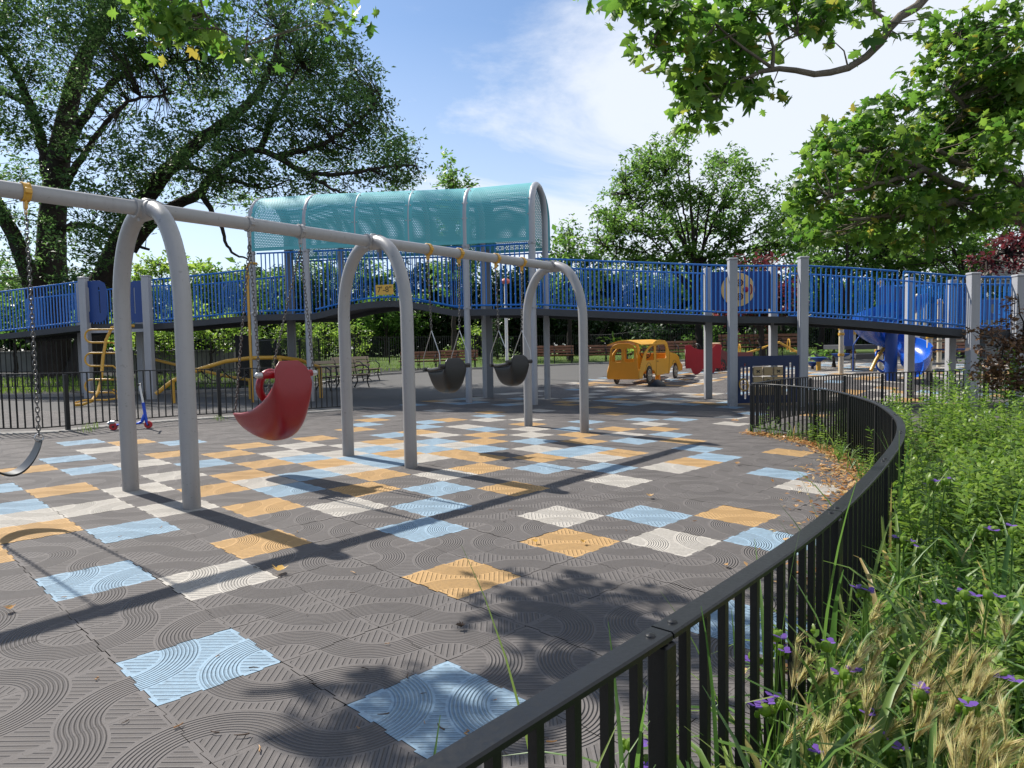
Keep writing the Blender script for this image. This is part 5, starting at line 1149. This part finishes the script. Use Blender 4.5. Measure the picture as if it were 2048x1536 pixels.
limbs = [([ob_-Vector((0, 0, .1)), ob_+Vector((0, 0, 2.2)), ob_+Vector((-.1, 0.1, 4.4)), ob_+Vector((-.5, .3, 6.2))], 0.34, 0.2),
 ([ob_+Vector((-.05, 0, 3.2)), Vector((5.2, 5.6, 4.55)), R3(1905, -40, 5.8), R3(1847, 5, 5.75), R3(1790, 42, 5.75), R3(1755, 92, 5.7), R3(1700, 135, 5.7), R3(1627, 147, 5.65), R3(1545, 135, 5.6), R3(1500, 152, 5.6)], 0.10, 0.018),
 ([R3(1545, 135, 5.6), R3(1548, 95, 5.6), R3(1535, 60, 5.6), R3(1510, 20, 5.6)], 0.018, 0.008), ([R3(1545, 135, 5.6), R3(1500, 105, 5.5), R3(1440, 60, 5.5), R3(1400, 10, 5.4)], 0.016, 0.006), ([R3(1500, 152, 5.6), R3(1450, 180, 5.6), R3(1420, 230, 5.6)], 0.012, 0.005), ([R3(1548, 95, 5.6), R3(1590, 70, 5.7), R3(1640, 60, 5.7)], 0.01, 0.005), ([R3(1360, 0, 5.5), R3(1320, 60, 5.5), R3(1290, 90, 5.4)], 0.01, 0.004), ([R3(1700, 135, 5.7), R3(1690, 100, 5.7), R3(1670, 85, 5.7)], 0.008, 0.004), ([R3(1780, 45, 5.7), R3(1750, 20, 5.7), R3(1740, -30, 5.7)], 0.016, 0.01),
 ([ob_+Vector((-.2, 0.1, 4.8)), Vector((3.6, 5.8, 5.6)), Vector((0.8, 5.9, 5.7)), Vector((-1.2, 5.8, 5.2)), Vector((-2.2, 5.7, 4.8)), Vector((-3.2, 5.5, 4.6)), Vector((-4.2, 5.2, 4.4))], 0.12, 0.02), ([Vector((0.8, 5.9, 5.7)), R3(1250, -60, 5.6), R3(1300, -10, 5.5), R3(1360, 0, 5.5)], 0.03, 0.01), ([Vector((-2.2, 5.7, 4.8)), R3(400, -20, 5.8), R3(430, 50, 5.8), R3(490, 90, 5.8)], 0.02, 0.005)]
bl = [pxblob(*q, d+random.uniform(-.25, .25), .28, w=wt) for *q, wt in ((1260, 20, 35, 30, .5), (1320, 55, 40, 45, .8), (1295, 95, 20, 22, .3), (1390, 60, 50, 45, .9), (1400, 120, 55, 40, .9), (1450, 90, 50, 45, .8), (1480, 40, 50, 40, .8), (1560, 25, 55, 30, .8), (1640, 20, 50, 25, .6), (1700, 15, 40, 20, .4), (1380, 170, 35, 30, .6), (1440, 170, 45, 35, .7), (1500, 175, 40, 30, .5), (1420, 220, 30, 25, .45), (1530, 180, 20, 22, .25), (1385, 215, 25, 25, .3), (1665, 90, 25, 18, .14), (1770, 60, 30, 22, .16), (1835, 45, 20, 20, .2), (1610, 55, 25, 20, .3), (1520, 100, 30, 25, .4), (1240, 0, 20, 20, .3),
      (320, 30, 50, 35, .65), (380, 50, 50, 40, .75), (430, 70, 35, 30, .45), (300, 60, 35, 28, .3), (330, 92, 20, 12, .12), (490, 115, 22, 22, .14), (530, 122, 8, 8, .06), (560, 5, 30, 10, .15), (640, 5, 20, 10, .12), (672, 30, 22, 16, .2), (708, 45, 14, 12, .12))]
# foliage above the frame whose shade falls on the mats in front
for u, v, h, r, w_ in ((1230, 1265, 4.6, .32, .7), (1330, 1230, 4.7, .3, .6), (1130, 1290, 4.7, .3, .6), (1060, 1220, 4.6, .22, .3), (760, 1400, 4.6, .30, .6), (900, 1450, 4.7, .32, .5), (660, 1470, 4.6, .26, .45), (1010, 1380, 4.8, .25, .35), (1400, 1300, 4.9, .3, .5), (1250, 1390, 4.8, .25, .35), (1480, 1260, 4.9, .3, .5), (1600, 1180, 5.0, .3, .4)):
    g = gp(G(u, v)); c = g+SUN*(h/SUN.z); bl.append((tuple(c), (r, r, r*0.6), w_))
tree('overhanging_plane_tree', 'plane tree leaning in from outside whose leafy branches hang across the top', ob_, limbs, bl, 'leaf_plane', 0.13, 15, 6.0, 0.12, 'plane_bark', star=True, tw=0.006, maxd=0.9, seed=33, up=0.25, wob=0.006)
# maroon maple at the right edge and bronze shrub
mb = gp(Vector((14.2, 15.2, 0))); dm = 15.5
tree('maroon_maple', 'dark maroon leaved tree hanging over the right end of the ramp', mb, [([mb-Vector((0, 0, .1)), mb+Vector((-.2, 0, 2)), R3(2100, 500, dm), R3(2030, 500, dm), R3(1975, 520, dm)], 0.16, 0.02)], [pxblob(*q, dm, .8) for q in ((2020, 500, 40, 32), (2050, 480, 40, 32), (1985, 525, 28, 20), (2030, 535, 30, 14), (2080, 510, 50, 40), (1962, 545, 14, 10))], 'leaf_red', 0.10, 150, 14, 0.15, seed=35, ratio=0.55)
sb = gp(Vector((7.6, 9.4, 0))); ds = 9.4
tree('bronze_shrub', 'bronze leaved shrub at the right edge in front of the ramp post', sb, [([sb, R3(2030, 760, ds), R3(2000, 690, ds)], 0.03, 0.008), ([sb, R3(2060, 740, ds), R3(2040, 640, ds), R3(2032, 590, ds)], 0.03, 0.006), ([sb, R3(2040, 770, ds), R3(1985, 740, ds), R3(1960, 720, ds)], 0.02, 0.006), ([R3(2000, 690, ds), R3(1960, 660, ds), R3(1935, 655, ds)], 0.01, 0.004)], [pxblob(*q, ds, .45) for q in ((2020, 730, 40, 30), (1990, 760, 35, 25), (2040, 680, 30, 35), (2000, 690, 25, 25), (1960, 662, 28, 9), (2030, 620, 12, 30), (2015, 655, 20, 12), (2050, 760, 40, 40), (1975, 735, 24, 20), (2080, 700, 50, 60))], 'leaf_bronze', 0.055, 420, 16, 0.075, cat='shrub', seed=36, ratio=0.6, tw=0.004, maxd=.6)
# house roof at the far right
hb = gp(at(2070, 700, 30)); t = thing('park_house', hb, 'low building with a pale grey shingle roof behind the right end of the ramp', 'house')
m = MB(); m.box((0.8, 2.0, 1.3), (6, 4, 2.6)); m.build('wall', MT['wall'], t)
a = at(1985, 562, 30)-hb; m = MB(); zt = at(2100, 515, 32).z-hb.z; m.add([(a.x, 0, a.z), (a.x+7, 0, a.z), (a.x+7, 3.2, zt+0.5), (a.x+1.6, 3.2, zt+0.5), (a.x+1.6, 6, a.z), (a.x+7, 6, a.z)], [(0, 1, 2, 3), (3, 2, 5, 4), (0, 3, 4)]); ro = m.build('roof', MT['shingle'], t, smooth=False); sd = ro.modifiers.new('s', 'SOLIDIFY'); sd.thickness = 0.15
# ================================================================ WEED BED
bed = [Vector((p.x, p.y)) for p in CP if p.y > 0.2]
def fence_x(y):
    best = None
    for a, b in zip(CP, CP[1:]):
        if (a.y-y)*(b.y-y) <= 0 and abs(a.y-b.y) > 1e-6: x = a.x+(b.x-a.x)*(y-a.y)/(b.y-a.y); best = x if best is None else max(best, x)
    return best
FX = {}
def in_bed(x, y, mrg=0.06):
    k = round(y*20)
    if k not in FX: FX[k] = fence_x(y)
    fx = FX[k]
    if fx is None:
        if y < 0.5: return x > -0.3 and y > -0.6
        return False
    if y > 10.2: return False
    return x > fx+mrg
# soil of the bed
V = []; Fs = []; ysb = [0.0+0.25*i for i in range(42)]
rowsb = []
for y in ysb:
    fx = fence_x(max(y, CP[0].y+0.02)) if y < 10.3 else CP[-1].x
    if fx is None: fx = CP[0].x if y < 1 else CP[-1].x
    rowsb.append((fx-0.12, y))
yy = rowsb[-1][1]
for fx, y in rowsb:
    for k in range(9): x = fx+(14-fx)*k/8; V.append((x, y, gz(x, y)+0.015+0.05*min(1, k)))
for i in range(len(rowsb)-1):
    for k in range(8): Fs.append((i*9+k, i*9+k+1, i*9+10+k, i*9+9+k))
m = MB(); m.add(V, Fs); tag(m.build('bed_soil', MT['soil']), kind='structure')
rg = np.random.default_rng(91)
def bed_points(n, ymin, ymax, xmax=lambda y: y*0.80+1.2, mrg=0.06):
    out = []
    while len(out) < n:
        y = ymin+(ymax-ymin)*rg.random()**1.0; x = rg.uniform(-0.3, xmax(y))
        if in_bed(x, y, mrg): out.append((x, y))
    return out
def height_at(x, y):
    fx = FX.get(round(y*20)) or 0; return 0.47+0.09*math.sin(x*1.7+y*0.9)+0.06*math.sin(y*2.3-x)+0.22*min(2.4, max(0, x-fx-0.25))
# leafy stems
def weed_plants(pts, hscale, leafL, nl, name):
    LP = []; LA = []; st = MB(); 
    for (x, y) in pts:
        h = max(0.22, height_at(x, y)*hscale*rg.uniform(0.7, 1.18)); b = np.array([x, y, gz(x, y)+0.03]); lean = rg.normal(size=2)*0.12; n = nl
        for k in range(n):
            s = (k+0.5)/n; s = 0.18+0.82*s; p = b+np.array([lean[0]*s*h, lean[1]*s*h, s*h]); a = k*2.4+rg.random(); L = leafL*(1.15-0.6*s)*rg.uniform(.8, 1.2)
            for da in (0, math.pi): LP.append((p, a+da, L, 0.55-0.5*(1-s)))
        LP.append((b+np.array([lean[0]*h, lean[1]*h, h]), rg.random()*6, leafL*0.5, 1.0)); LP.append((b+np.array([lean[0]*h, lean[1]*h, h]), rg.random()*6, leafL*0.5, 1.0))
        if rg.random() < 0.5: st.tube([Vector(b), Vector(b+np.array([lean[0]*h, lean[1]*h, h]))], [0.004, 0.002], 4, cap=False)
    P = np.array([q[0] for q in LP]); A = np.array([q[1] for q in LP]); Ls = np.array([q[2] for q in LP])[:, None]; el = np.array([q[3] for q in LP])
    a = np.stack([np.cos(A)*np.cos(el), np.sin(A)*np.cos(el), np.sin(el)], 1); side_ = np.stack([-np.sin(A), np.cos(A), rg.normal(size=len(A))*0.35], 1); side_ /= np.linalg.norm(side_, axis=1)[:, None]; nn = np.cross(a, side_)
    w = Ls*0.17; v = [P, P+a*Ls*0.35+side_*w+nn*Ls*-0.02, P+a*Ls*0.38+nn*Ls*-0.09*-1*0, P+a*Ls*0.35-side_*w+nn*Ls*-0.02, P+a*Ls*0.75+side_*w*0.55-np.array([0, 0, 1])*Ls*0.10, P+a*Ls*0.75-side_*w*0.55-np.array([0, 0, 1])*Ls*0.10, P+a*Ls*1.0-np.array([0, 0, 1])*Ls*0.26]
    V = np.stack(v, 1).reshape(-1, 3); T = np.array([(0, 1, 2, 2), (0, 2, 3, 3), (1, 4, 2, 2), (2, 5, 3, 3), (2, 4, 5, 5), (4, 6, 5, 5)])[:, :3]
    T = np.array([(0, 1, 2), (0, 2, 3), (1, 4, 2), (2, 5, 3), (2, 4, 5), (4, 6, 5)]); Fc = (np.arange(len(P))[:, None, None]*7+T[None]).reshape(-1, 3)
    ob = link(name, npmesh(name, V, Fc, MT['leaf_weed'], 3, True)); return ob, st
o1, s1 = weed_plants(bed_points(760, 3.2, 10.3, mrg=0.03), 1.0, 0.13, 14, 'weeds')
tag(o1, 'dense leafy green weeds filling the far part of the fenced bed', 'weeds', kind='stuff')
tag(s1.build('weed_stems', MT['leaf_weed']), 'thin green stems of the weeds in the fenced bed', 'weeds', kind='stuff')
o2, s2 = weed_plants([q for q in bed_points(620, 1.9, 4.4) if q[0] > q[1]*0.45], 0.95, 0.085, 17, 'weeds')
tag(o2, 'fine leaved weeds in the middle of the fenced bed', 'weeds', kind='stuff')
o3, s3 = weed_plants(bed_points(330, 0.7, 2.2), 0.55, 0.07, 10, 'undergrowth')
tag(o3, 'low leafy undergrowth under the near grasses of the bed', 'undergrowth', kind='stuff')
# strap leaved blades
def blades(pts, Lm, Ls, w0, curl, name, mat, nseg=7, spread=0.9, zb=0.0, rgx=rg):
    V = []; Fs = []
    for (x, y) in pts:
        L = max(0.12, rgx.normal(Lm, Ls)); az = rgx.uniform(0, 2*math.pi); e = R(90)-abs(rgx.normal(0, R(22)))*spread; c = rgx.uniform(0.3, 1.5)*curl; p = np.array([x, y, gz(x, y)+zb]); w = w0*rgx.uniform(.7, 1.3); i0 = len(V); tw = rgx.normal()*0.5
        for k in range(nseg+1):
            s = k/nseg; ww = w*(1-s**2.2)*(0.6+0.9*min(1, s*3))*0.55+0.0006; sd = np.array([-math.sin(az+tw*s), math.cos(az+tw*s), 0])
            V.append(p-sd*ww+np.array([0, 0, ww*0.5])); V.append(p); V.append(p+sd*ww+np.array([0, 0, ww*0.5]))
            e2 = e-c*s*s*2.2; p = p+np.array([math.cos(az)*math.cos(e2), math.sin(az)*math.cos(e2), math.sin(e2)])*L/nseg
        for k in range(nseg):
            j = i0+k*3; Fs += [(j, j+1, j+4, j+3), (j+1, j+2, j+5, j+4)]
    return npmesh(name, np.array(V), np.array(Fs), MT[mat], 4, True)
def near_pts(n, f): 
    out = []
    while len(out) < n:
        y = rg.uniform(0.75, 3.1); x = rg.uniform(-0.2, 2.6)
        if in_bed(x, y, 0.03) and rg.random() < f(x, y): out.append((x, y))
    return out
tag(link('strap_grass', blades(near_pts(2000, lambda x, y: 1.0 if x < 0.62*y+0.25 else 0.35), 0.50, 0.14, 0.0145, 1.0, 'strap_grass', 'blade')), 'tangle of long strap leaved grass along the near fence', 'grass', kind='stuff')
tag(link('fine_grass', blades(near_pts(1100, lambda x, y: 1.0 if x > 0.3*y else .4), 0.32, 0.10, 0.0035, 0.4, 'fine_grass', 'blade', 6)), 'fine upright grass stems in the near corner of the bed', 'grass', kind='stuff')
# spiderwort clumps with purple flowers
def flower_cluster(m_pet, m_bud, c, k):
    for i in range(k):
        a = rg.uniform(0, 6.28); q = Vector(c)+Vector((math.cos(a), math.sin(a), rg.uniform(-.3, .6)))*0.022
        for j in range(3):
            b = a+j*2.09; dv = Vector((math.cos(b), math.sin(b), 0.25)); sv = Vector((-math.sin(b), math.cos(b), 0.1)); m_pet.add([q, q+dv*0.010+sv*0.010, q+dv*0.021+sv*.004, q+dv*0.021-sv*.004, q+dv*0.010-sv*0.010], [(0, 1, 2, 3, 4)])
    m_bud.sphere(c, 0.016, 8, 5)
    for i in range(5):
        a = rg.uniform(0, 6.28); m_bud.sphere(Vector(c)+Vector((math.cos(a)*0.02, math.sin(a)*.02, rg.uniform(-.02, .005))), 0.007, 6, 4, (1, 1, 1.5))
SPW = [((1262, 1490), .42, 'spiderwort with one purple flower standing outside the near fence bars'), ((1530, 1420), .45, 'spiderwort plant with purple blooms low behind the near fence bars'), ((1690, 1350), .50, 'spiderwort in flower at the middle of the near bed corner'), ((1760, 1480), .42, 'spiderwort with two violet flowers near the bottom edge'), ((1840, 1390), .5, 'spiderwort flowering between the golden grass heads'), ((1930, 1190), .62, 'spiderwort with pale buds among the finer weeds'), ((1730, 1180), .60, 'spiderwort leaning over behind the second fence post'), ((2010, 1350), .5, 'spiderwort flower at the right edge of the bed'), ((1990, 1060), .68, 'purple flowered spiderwort deep in the weeds at right'), ((1650, 1500), .40, 'spiderwort blooming at the lowest part of the fence'), ((1560, 1300), .5, 'spiderwort with dried seed heads beside the fence bars'), ((1860, 960), .75, 'far purple flower heads rising from the leafy weeds'), ((1800, 1080), .62, 'spiderwort behind the curve of the fence rail')]
for (u, v), h, lab in SPW:
    tip = on_h(u, v, h); b = gp(tip); t = thing('spiderwort', b, lab, 'flower', 'purple spiderworts in the weed bed')
    for k in range(rg.integers(2, 4)):
        mp_, mb_, ms_ = MB(), MB(), MB()
        e = Vector((rg.normal()*0.05, rg.normal()*0.05, h+rg.normal()*0.03)) if k else Vector((0, 0, h)); ms_.tube([(0, 0, 0), e*0.5+Vector((rg.normal()*.015, rg.normal()*.015, 0)), e], [0.005, 0.004, 0.003], 6); flower_cluster(mp_, mb_, e, 2 if k == 0 else 1)
        so2 = ms_.build('stem', MT['blade'], t); mp_.build('flower', MT['petal'], so2); mb_.build('bud', MT['leaf_bright'], so2)
    pts = [(b.x+rg.normal()*.02, b.y+rg.normal()*.02) for _ in range(8)]; me = blades(pts, 0.36, .06, 0.012, 0.7, 'leaves', 'blade', 8); me.transform(Matrix.Translation(-b)); link('leaves', me, t)
# golden barley heads
hv = []; hf = []; hm = MB(); stm = MB()
def barley(tip, az):
    h = 0.095*rg.uniform(.8, 1.25); lean = Vector((math.cos(az)*0.5, math.sin(az)*0.5, 0.85)).normalized(); base = tip-lean*h; g = gp(base)
    stm.tube([g, g.lerp(base, .6)-lean*0.03+Vector((0, 0, .03)), base], [0.0018, 0.0015, 0.0012], 4, cap=False)
    s1_ = lean.orthogonal().normalized(); s2_ = lean.cross(s1_)
    for k in range(64):
        s = rg.random(); a = rg.uniform(0, 6.28); o_ = base+lean*h*s*0.75; dv = (lean*1.0+(s1_*math.cos(a)+s2_*math.sin(a))*0.36).normalized(); L = rg.uniform(.035, .065); wd = dv.orthogonal().normalized()*0.0012
        hm.add([o_-wd*1.8, o_+wd*1.8, o_+dv*L], [(0, 1, 2)])
        if k % 3 == 0: e = dv.orthogonal().normalized()*0.0032; hm.add([o_-dv*0.004, o_+e+dv*.006, o_+dv*0.016, o_-e+dv*.006], [(0, 1, 2, 3)])
heads = []
for (u, v, n, su, sv) in ((1870, 1310, 20, 80, 50), (1780, 1260, 8, 60, 40), (1960, 1400, 12, 60, 50), (1830, 1400, 9, 60, 50), (2000, 1470, 14, 50, 40), (1590, 1290, 3, 20, 20), (1720, 1440, 6, 50, 50), (1960, 1260, 6, 50, 40), (1640, 1400, 3, 40, 40), (2060, 1500, 10, 50, 50), (1760, 1330, 5, 40, 30)):
    for _ in range(n): barley(on_h(u+rg.normal()*su, v+rg.normal()*sv, rg.uniform(.44, .57)), rg.uniform(-1.2, 1.2))
tag(hm.build('barley_grass', MT['gold'], smooth=False), 'golden bristly heads of wild barley grass in the near corner', 'grass', kind='stuff'); tag(stm.build('barley_stems', MT['blade']), 'thin stalks carrying the golden barley heads', 'grass', kind='stuff')
# tall blades leaning over the near rail
tag(link('overhanging_grass', blades([(p.x+0.05, p.y+0.02) for p in CP[4:60:2] for _ in range(3)], 0.72, .14, 0.009, 0.35, 'overhanging_grass', 'blade', 9, .7)), 'long grass blades leaning over the near fence rail', 'grass', kind='stuff')
# weeds and leaf litter along the foot of the fence
edge = [p for p in CP if 2.6 < p.y < 10.6]
def out_n(p):
    j = min(range(len(CP)), key=lambda i: (CP[i]-p).length); a, b = CP[max(0, j-1)], CP[min(len(CP)-1, j+1)]; d_ = (b-a).normalized(); return Vector((-d_.y, d_.x, 0))
lit = []; wd_ = []
for p in edge:
    n_ = out_n(p); wdt = 0.45 if 3.4 < p.y < 7.5 else 0.22
    for _ in range(42): q = p+n_*abs(rg.normal())*wdt*0.55+Vector((rg.normal()*.05, rg.normal()*.05, 0)); lit.append((q.x, q.y, gz(q.x, q.y)+rg.uniform(0.004, 0.03)))
    for _ in range(4): q = p+n_*rg.uniform(-.05, .20); wd_.append((q.x, q.y))
lit = np.array(lit); V_, F_ = quad_leaves(lit, 0.05, 0.5, 2.0, rg); tag(link('leaf_litter', npmesh('leaf_litter', V_, F_, MT['dead'], 4)), 'dry orange leaf litter and mulch along the foot of the curved fence', 'litter', kind='stuff')
tag(link('edge_weeds', blades([q for q in wd_ if rg.random() < 0.9 and (q[1] > 6.2 or rg.random() < .45)], 0.20, .08, 0.008, 0.8, 'edge_weeds', 'blade', 6)), 'tufts of bright weeds growing along the foot of the curved fence', 'weeds', kind='stuff')
o4, s4 = weed_plants([q for q in wd_ if rg.random() < 0.22], 0.45, 0.07, 7, 'edge_plants'); tag(o4, 'small leafy weeds pushing through the curved fence', 'weeds', kind='stuff')
# sparse weeds at the scooter fence
tag(link('crack_weeds', blades([(q.x+rg.normal()*.05, q.y+rg.normal()*.03) for q in [gp(G(u, v)) for u, v in ((185, 862), (178, 858), (440, 842), (165, 866), (190, 857), (435, 840))] for _ in range(14)], 0.09, .03, 0.004, 0.8, 'crack_weeds', 'grassb', 5)), 'sparse weeds sprouting from the crack below the scooter fence', 'weeds', kind='stuff')
# lawn blades beyond the kerb
pts = []
while len(pts) < 16000:
    u = rg.uniform(-100, 1700); 
    k = np.interp(u, [-300, 150, 470, 640, 760, 860, 1000, 1200, 1320, 1500, 1700], [796, 786, 776, 764, 746, 739, 731, 723, 720, 712, 706]); v = rg.uniform(k-30, k-1)
    g = G(u, max(v, 699));
    if g.y < 60: pts.append((g.x, g.y))
tag(link('lawn_grass', blades(pts, 0.12, .04, 0.012, 0.6, 'lawn_grass', 'grassb', 3)), 'short sunlit lawn between the benches and the far fence', 'grass', kind='stuff')
# twigs and fallen leaves on the mats
TW = []
for i in range(46):
    if i == 0 or i < 4:
        m = MB(); pts_ = [Vector((0, 0, 0.006))]
        for _ in range(3): pts_.append(pts_[-1]+Vector((random.uniform(.008, .02), random.gauss(0, .005), random.uniform(-.001, .002))))
        m.tube(pts_, [0.003, 0.0028, 0.0024, 0.0015], 5); ob = m.build('twig', MT['twig'] if i % 2 else MT['dead']); TW.append(ob)
    else: ob = TW[i % 4].copy(); COL.objects.link(ob)
    u, v = (random.uniform(20, 1400), 900+620*random.random()**0.7); g = gp(G(u, v)); ob.location = g+Vector((0, 0, 0.003)); ob.rotation_euler = (0, 0, random.uniform(0, 6.28)); s = random.uniform(.4, 1.1); ob.scale = (s, s, s)
    tag(ob, 'short dry twig scattered on the dark rubber mats', 'twig', 'twigs scattered on the mats')
FL = [(556, 1153, 'leafy', .10, 'curled yellow fallen leaf beside the nearest cream mat'), (1300, 995, 'dead', .08, 'curled brown leaf on the dark mats below the long beam shadow'), (1078, 1088, 'leafy', .05, 'small crumpled yellow leaf at the left of an orange mat'), (1168, 1087, 'leafy', .05, 'pale flat leaf scrap at the right of an orange mat'), (1590, 1016, 'dead', .06, 'small orange leaf above the orange mat near the fence'), (1480, 845, 'dead', .16, 'dark brown curled leaf beside the corner of the curved fence'), (1468, 930, 'dead', .07, 'tan leaf right of the blue and orange mats'), (932, 1259, 'twig', .05, 'dark bark scrap in front of the tree shade'), (25, 1220, 'dead', .06, 'reddish leaf scrap at the far left of the mats')]
for u, v, mt_, s, lab in FL:
    g = gp(G(u, v)); m = MB(); st = STAR; V = [(0.42*s, 0, 0.25*s)]+[(x*s, y*s, 0.02+s*(0.9*y*y+0.25*abs(x-0.5)+random.uniform(0, .12))) for x, y in st]; m.add(V, [(0, 1+i, 1+(i+1) % len(st)) for i in range(len(st))]); ob = m.build('fallen_leaf', MT[mt_], ang=60); ob.location = g; ob.rotation_euler = (0, 0, random.uniform(0, 6.28)); tag(ob, lab, 'leaf', 'fallen leaves on the mats')
# ================================================================ SKY AND SUN
w = bpy.data.worlds.new('World'); sc.world = w; w.use_nodes = True; nt = w.node_tree; nt.nodes.clear()
class WN(NT):
    def __init__(s): s.t = nt
q = WN(); sky = q.n('ShaderNodeTexSky', sky_type='NISHITA'); sky.sun_disc = False; sky.sun_elevation = R(47); sky.sun_rotation = math.atan2(SUN.x, SUN.y); sky.air_density = 1.0; sky.dust_density = 0.5; sky.ozone_density = 1.0
tc = q.n('ShaderNodeTexCoord').outputs['Generated']; sp = q.n('ShaderNodeSeparateXYZ'); q.put(sp.inputs[0], tc)
zz = q.math('MAXIMUM', sp.outputs[2], 0.06); px_ = q.math('DIVIDE', sp.outputs[0], zz); py_ = q.math('DIVIDE', sp.outputs[1], zz)
cb_ = q.n('ShaderNodeCombineXYZ'); q.put(cb_.inputs[0], px_); q.put(cb_.inputs[1], q.math('MULTIPLY', py_, 0.8)); cb_.inputs[2].default_value = 3.3
n1 = q.n('ShaderNodeTexNoise'); q.put(n1.inputs['Vector'], cb_.outputs[0]); n1.inputs['Scale'].default_value = 0.55; n1.inputs['Detail'].default_value = 9; n1.inputs['Roughness'].default_value = 0.62; n1.inputs['Distortion'].default_value = 0.6
n2 = q.n('ShaderNodeTexNoise'); q.put(n2.inputs['Vector'], cb_.outputs[0]); n2.inputs['Scale'].default_value = 0.22; n2.inputs['Detail'].default_value = 3
# more cloud to the right of the view than over the big tree
bias = q.math('MULTIPLY', q.math('SUBTRACT', sp.outputs[0], 0.02), 0.42)
cl = q.math('ADD', q.math('ADD', q.math('MULTIPLY', n1.outputs[0], 0.7), q.math('MULTIPLY', n2.outputs[0], 0.45)), bias)
mr = q.n('ShaderNodeMapRange'); q.put(mr.inputs[0], cl); mr.inputs[1].default_value = 0.515; mr.inputs[2].default_value = 0.70; mr.inputs[3].default_value = 0.0; mr.inputs[4].default_value = 0.85; mr.interpolation_type = 'SMOOTHSTEP'
hz = q.n('ShaderNodeMapRange'); q.put(hz.inputs[0], sp.outputs[2]); hz.inputs[1].default_value = 0.0; hz.inputs[2].default_value = 0.42; hz.inputs[3].default_value = 0.62; hz.inputs[4].default_value = 0.0
tint = q.n('ShaderNodeMix', data_type='RGBA', blend_type='MULTIPLY'); tint.inputs[0].default_value = 1.0; q.put(tint.inputs[6], sky.outputs[0]); tint.inputs[7].default_value = (0.92, 1.02, 1.12, 1)
fac = q.math('MAXIMUM', mr.outputs[0], hz.outputs[0])
mixs = q.n('ShaderNodeMix', data_type='RGBA'); q.put(mixs.inputs[0], fac); q.put(mixs.inputs[6], tint.outputs[2]); mixs.inputs[7].default_value = (7.0, 7.35, 8.0, 1)
bg = q.n('ShaderNodeBackground'); q.put(bg.inputs[0], mixs.outputs[2]); bg.inputs[1].default_value = 0.085
ow = q.n('ShaderNodeOutputWorld'); nt.links.new(bg.outputs[0], ow.inputs[0])
sl = bpy.data.lights.new('sun', 'SUN'); sl.energy = 4.8; sl.angle = R(0.53); sl.color = (1.0, 0.95, 0.87); so_ = bpy.data.objects.new('sun', sl); COL.objects.link(so_); so_.rotation_euler = SUN.to_track_quat('Z', 'Y').to_euler()
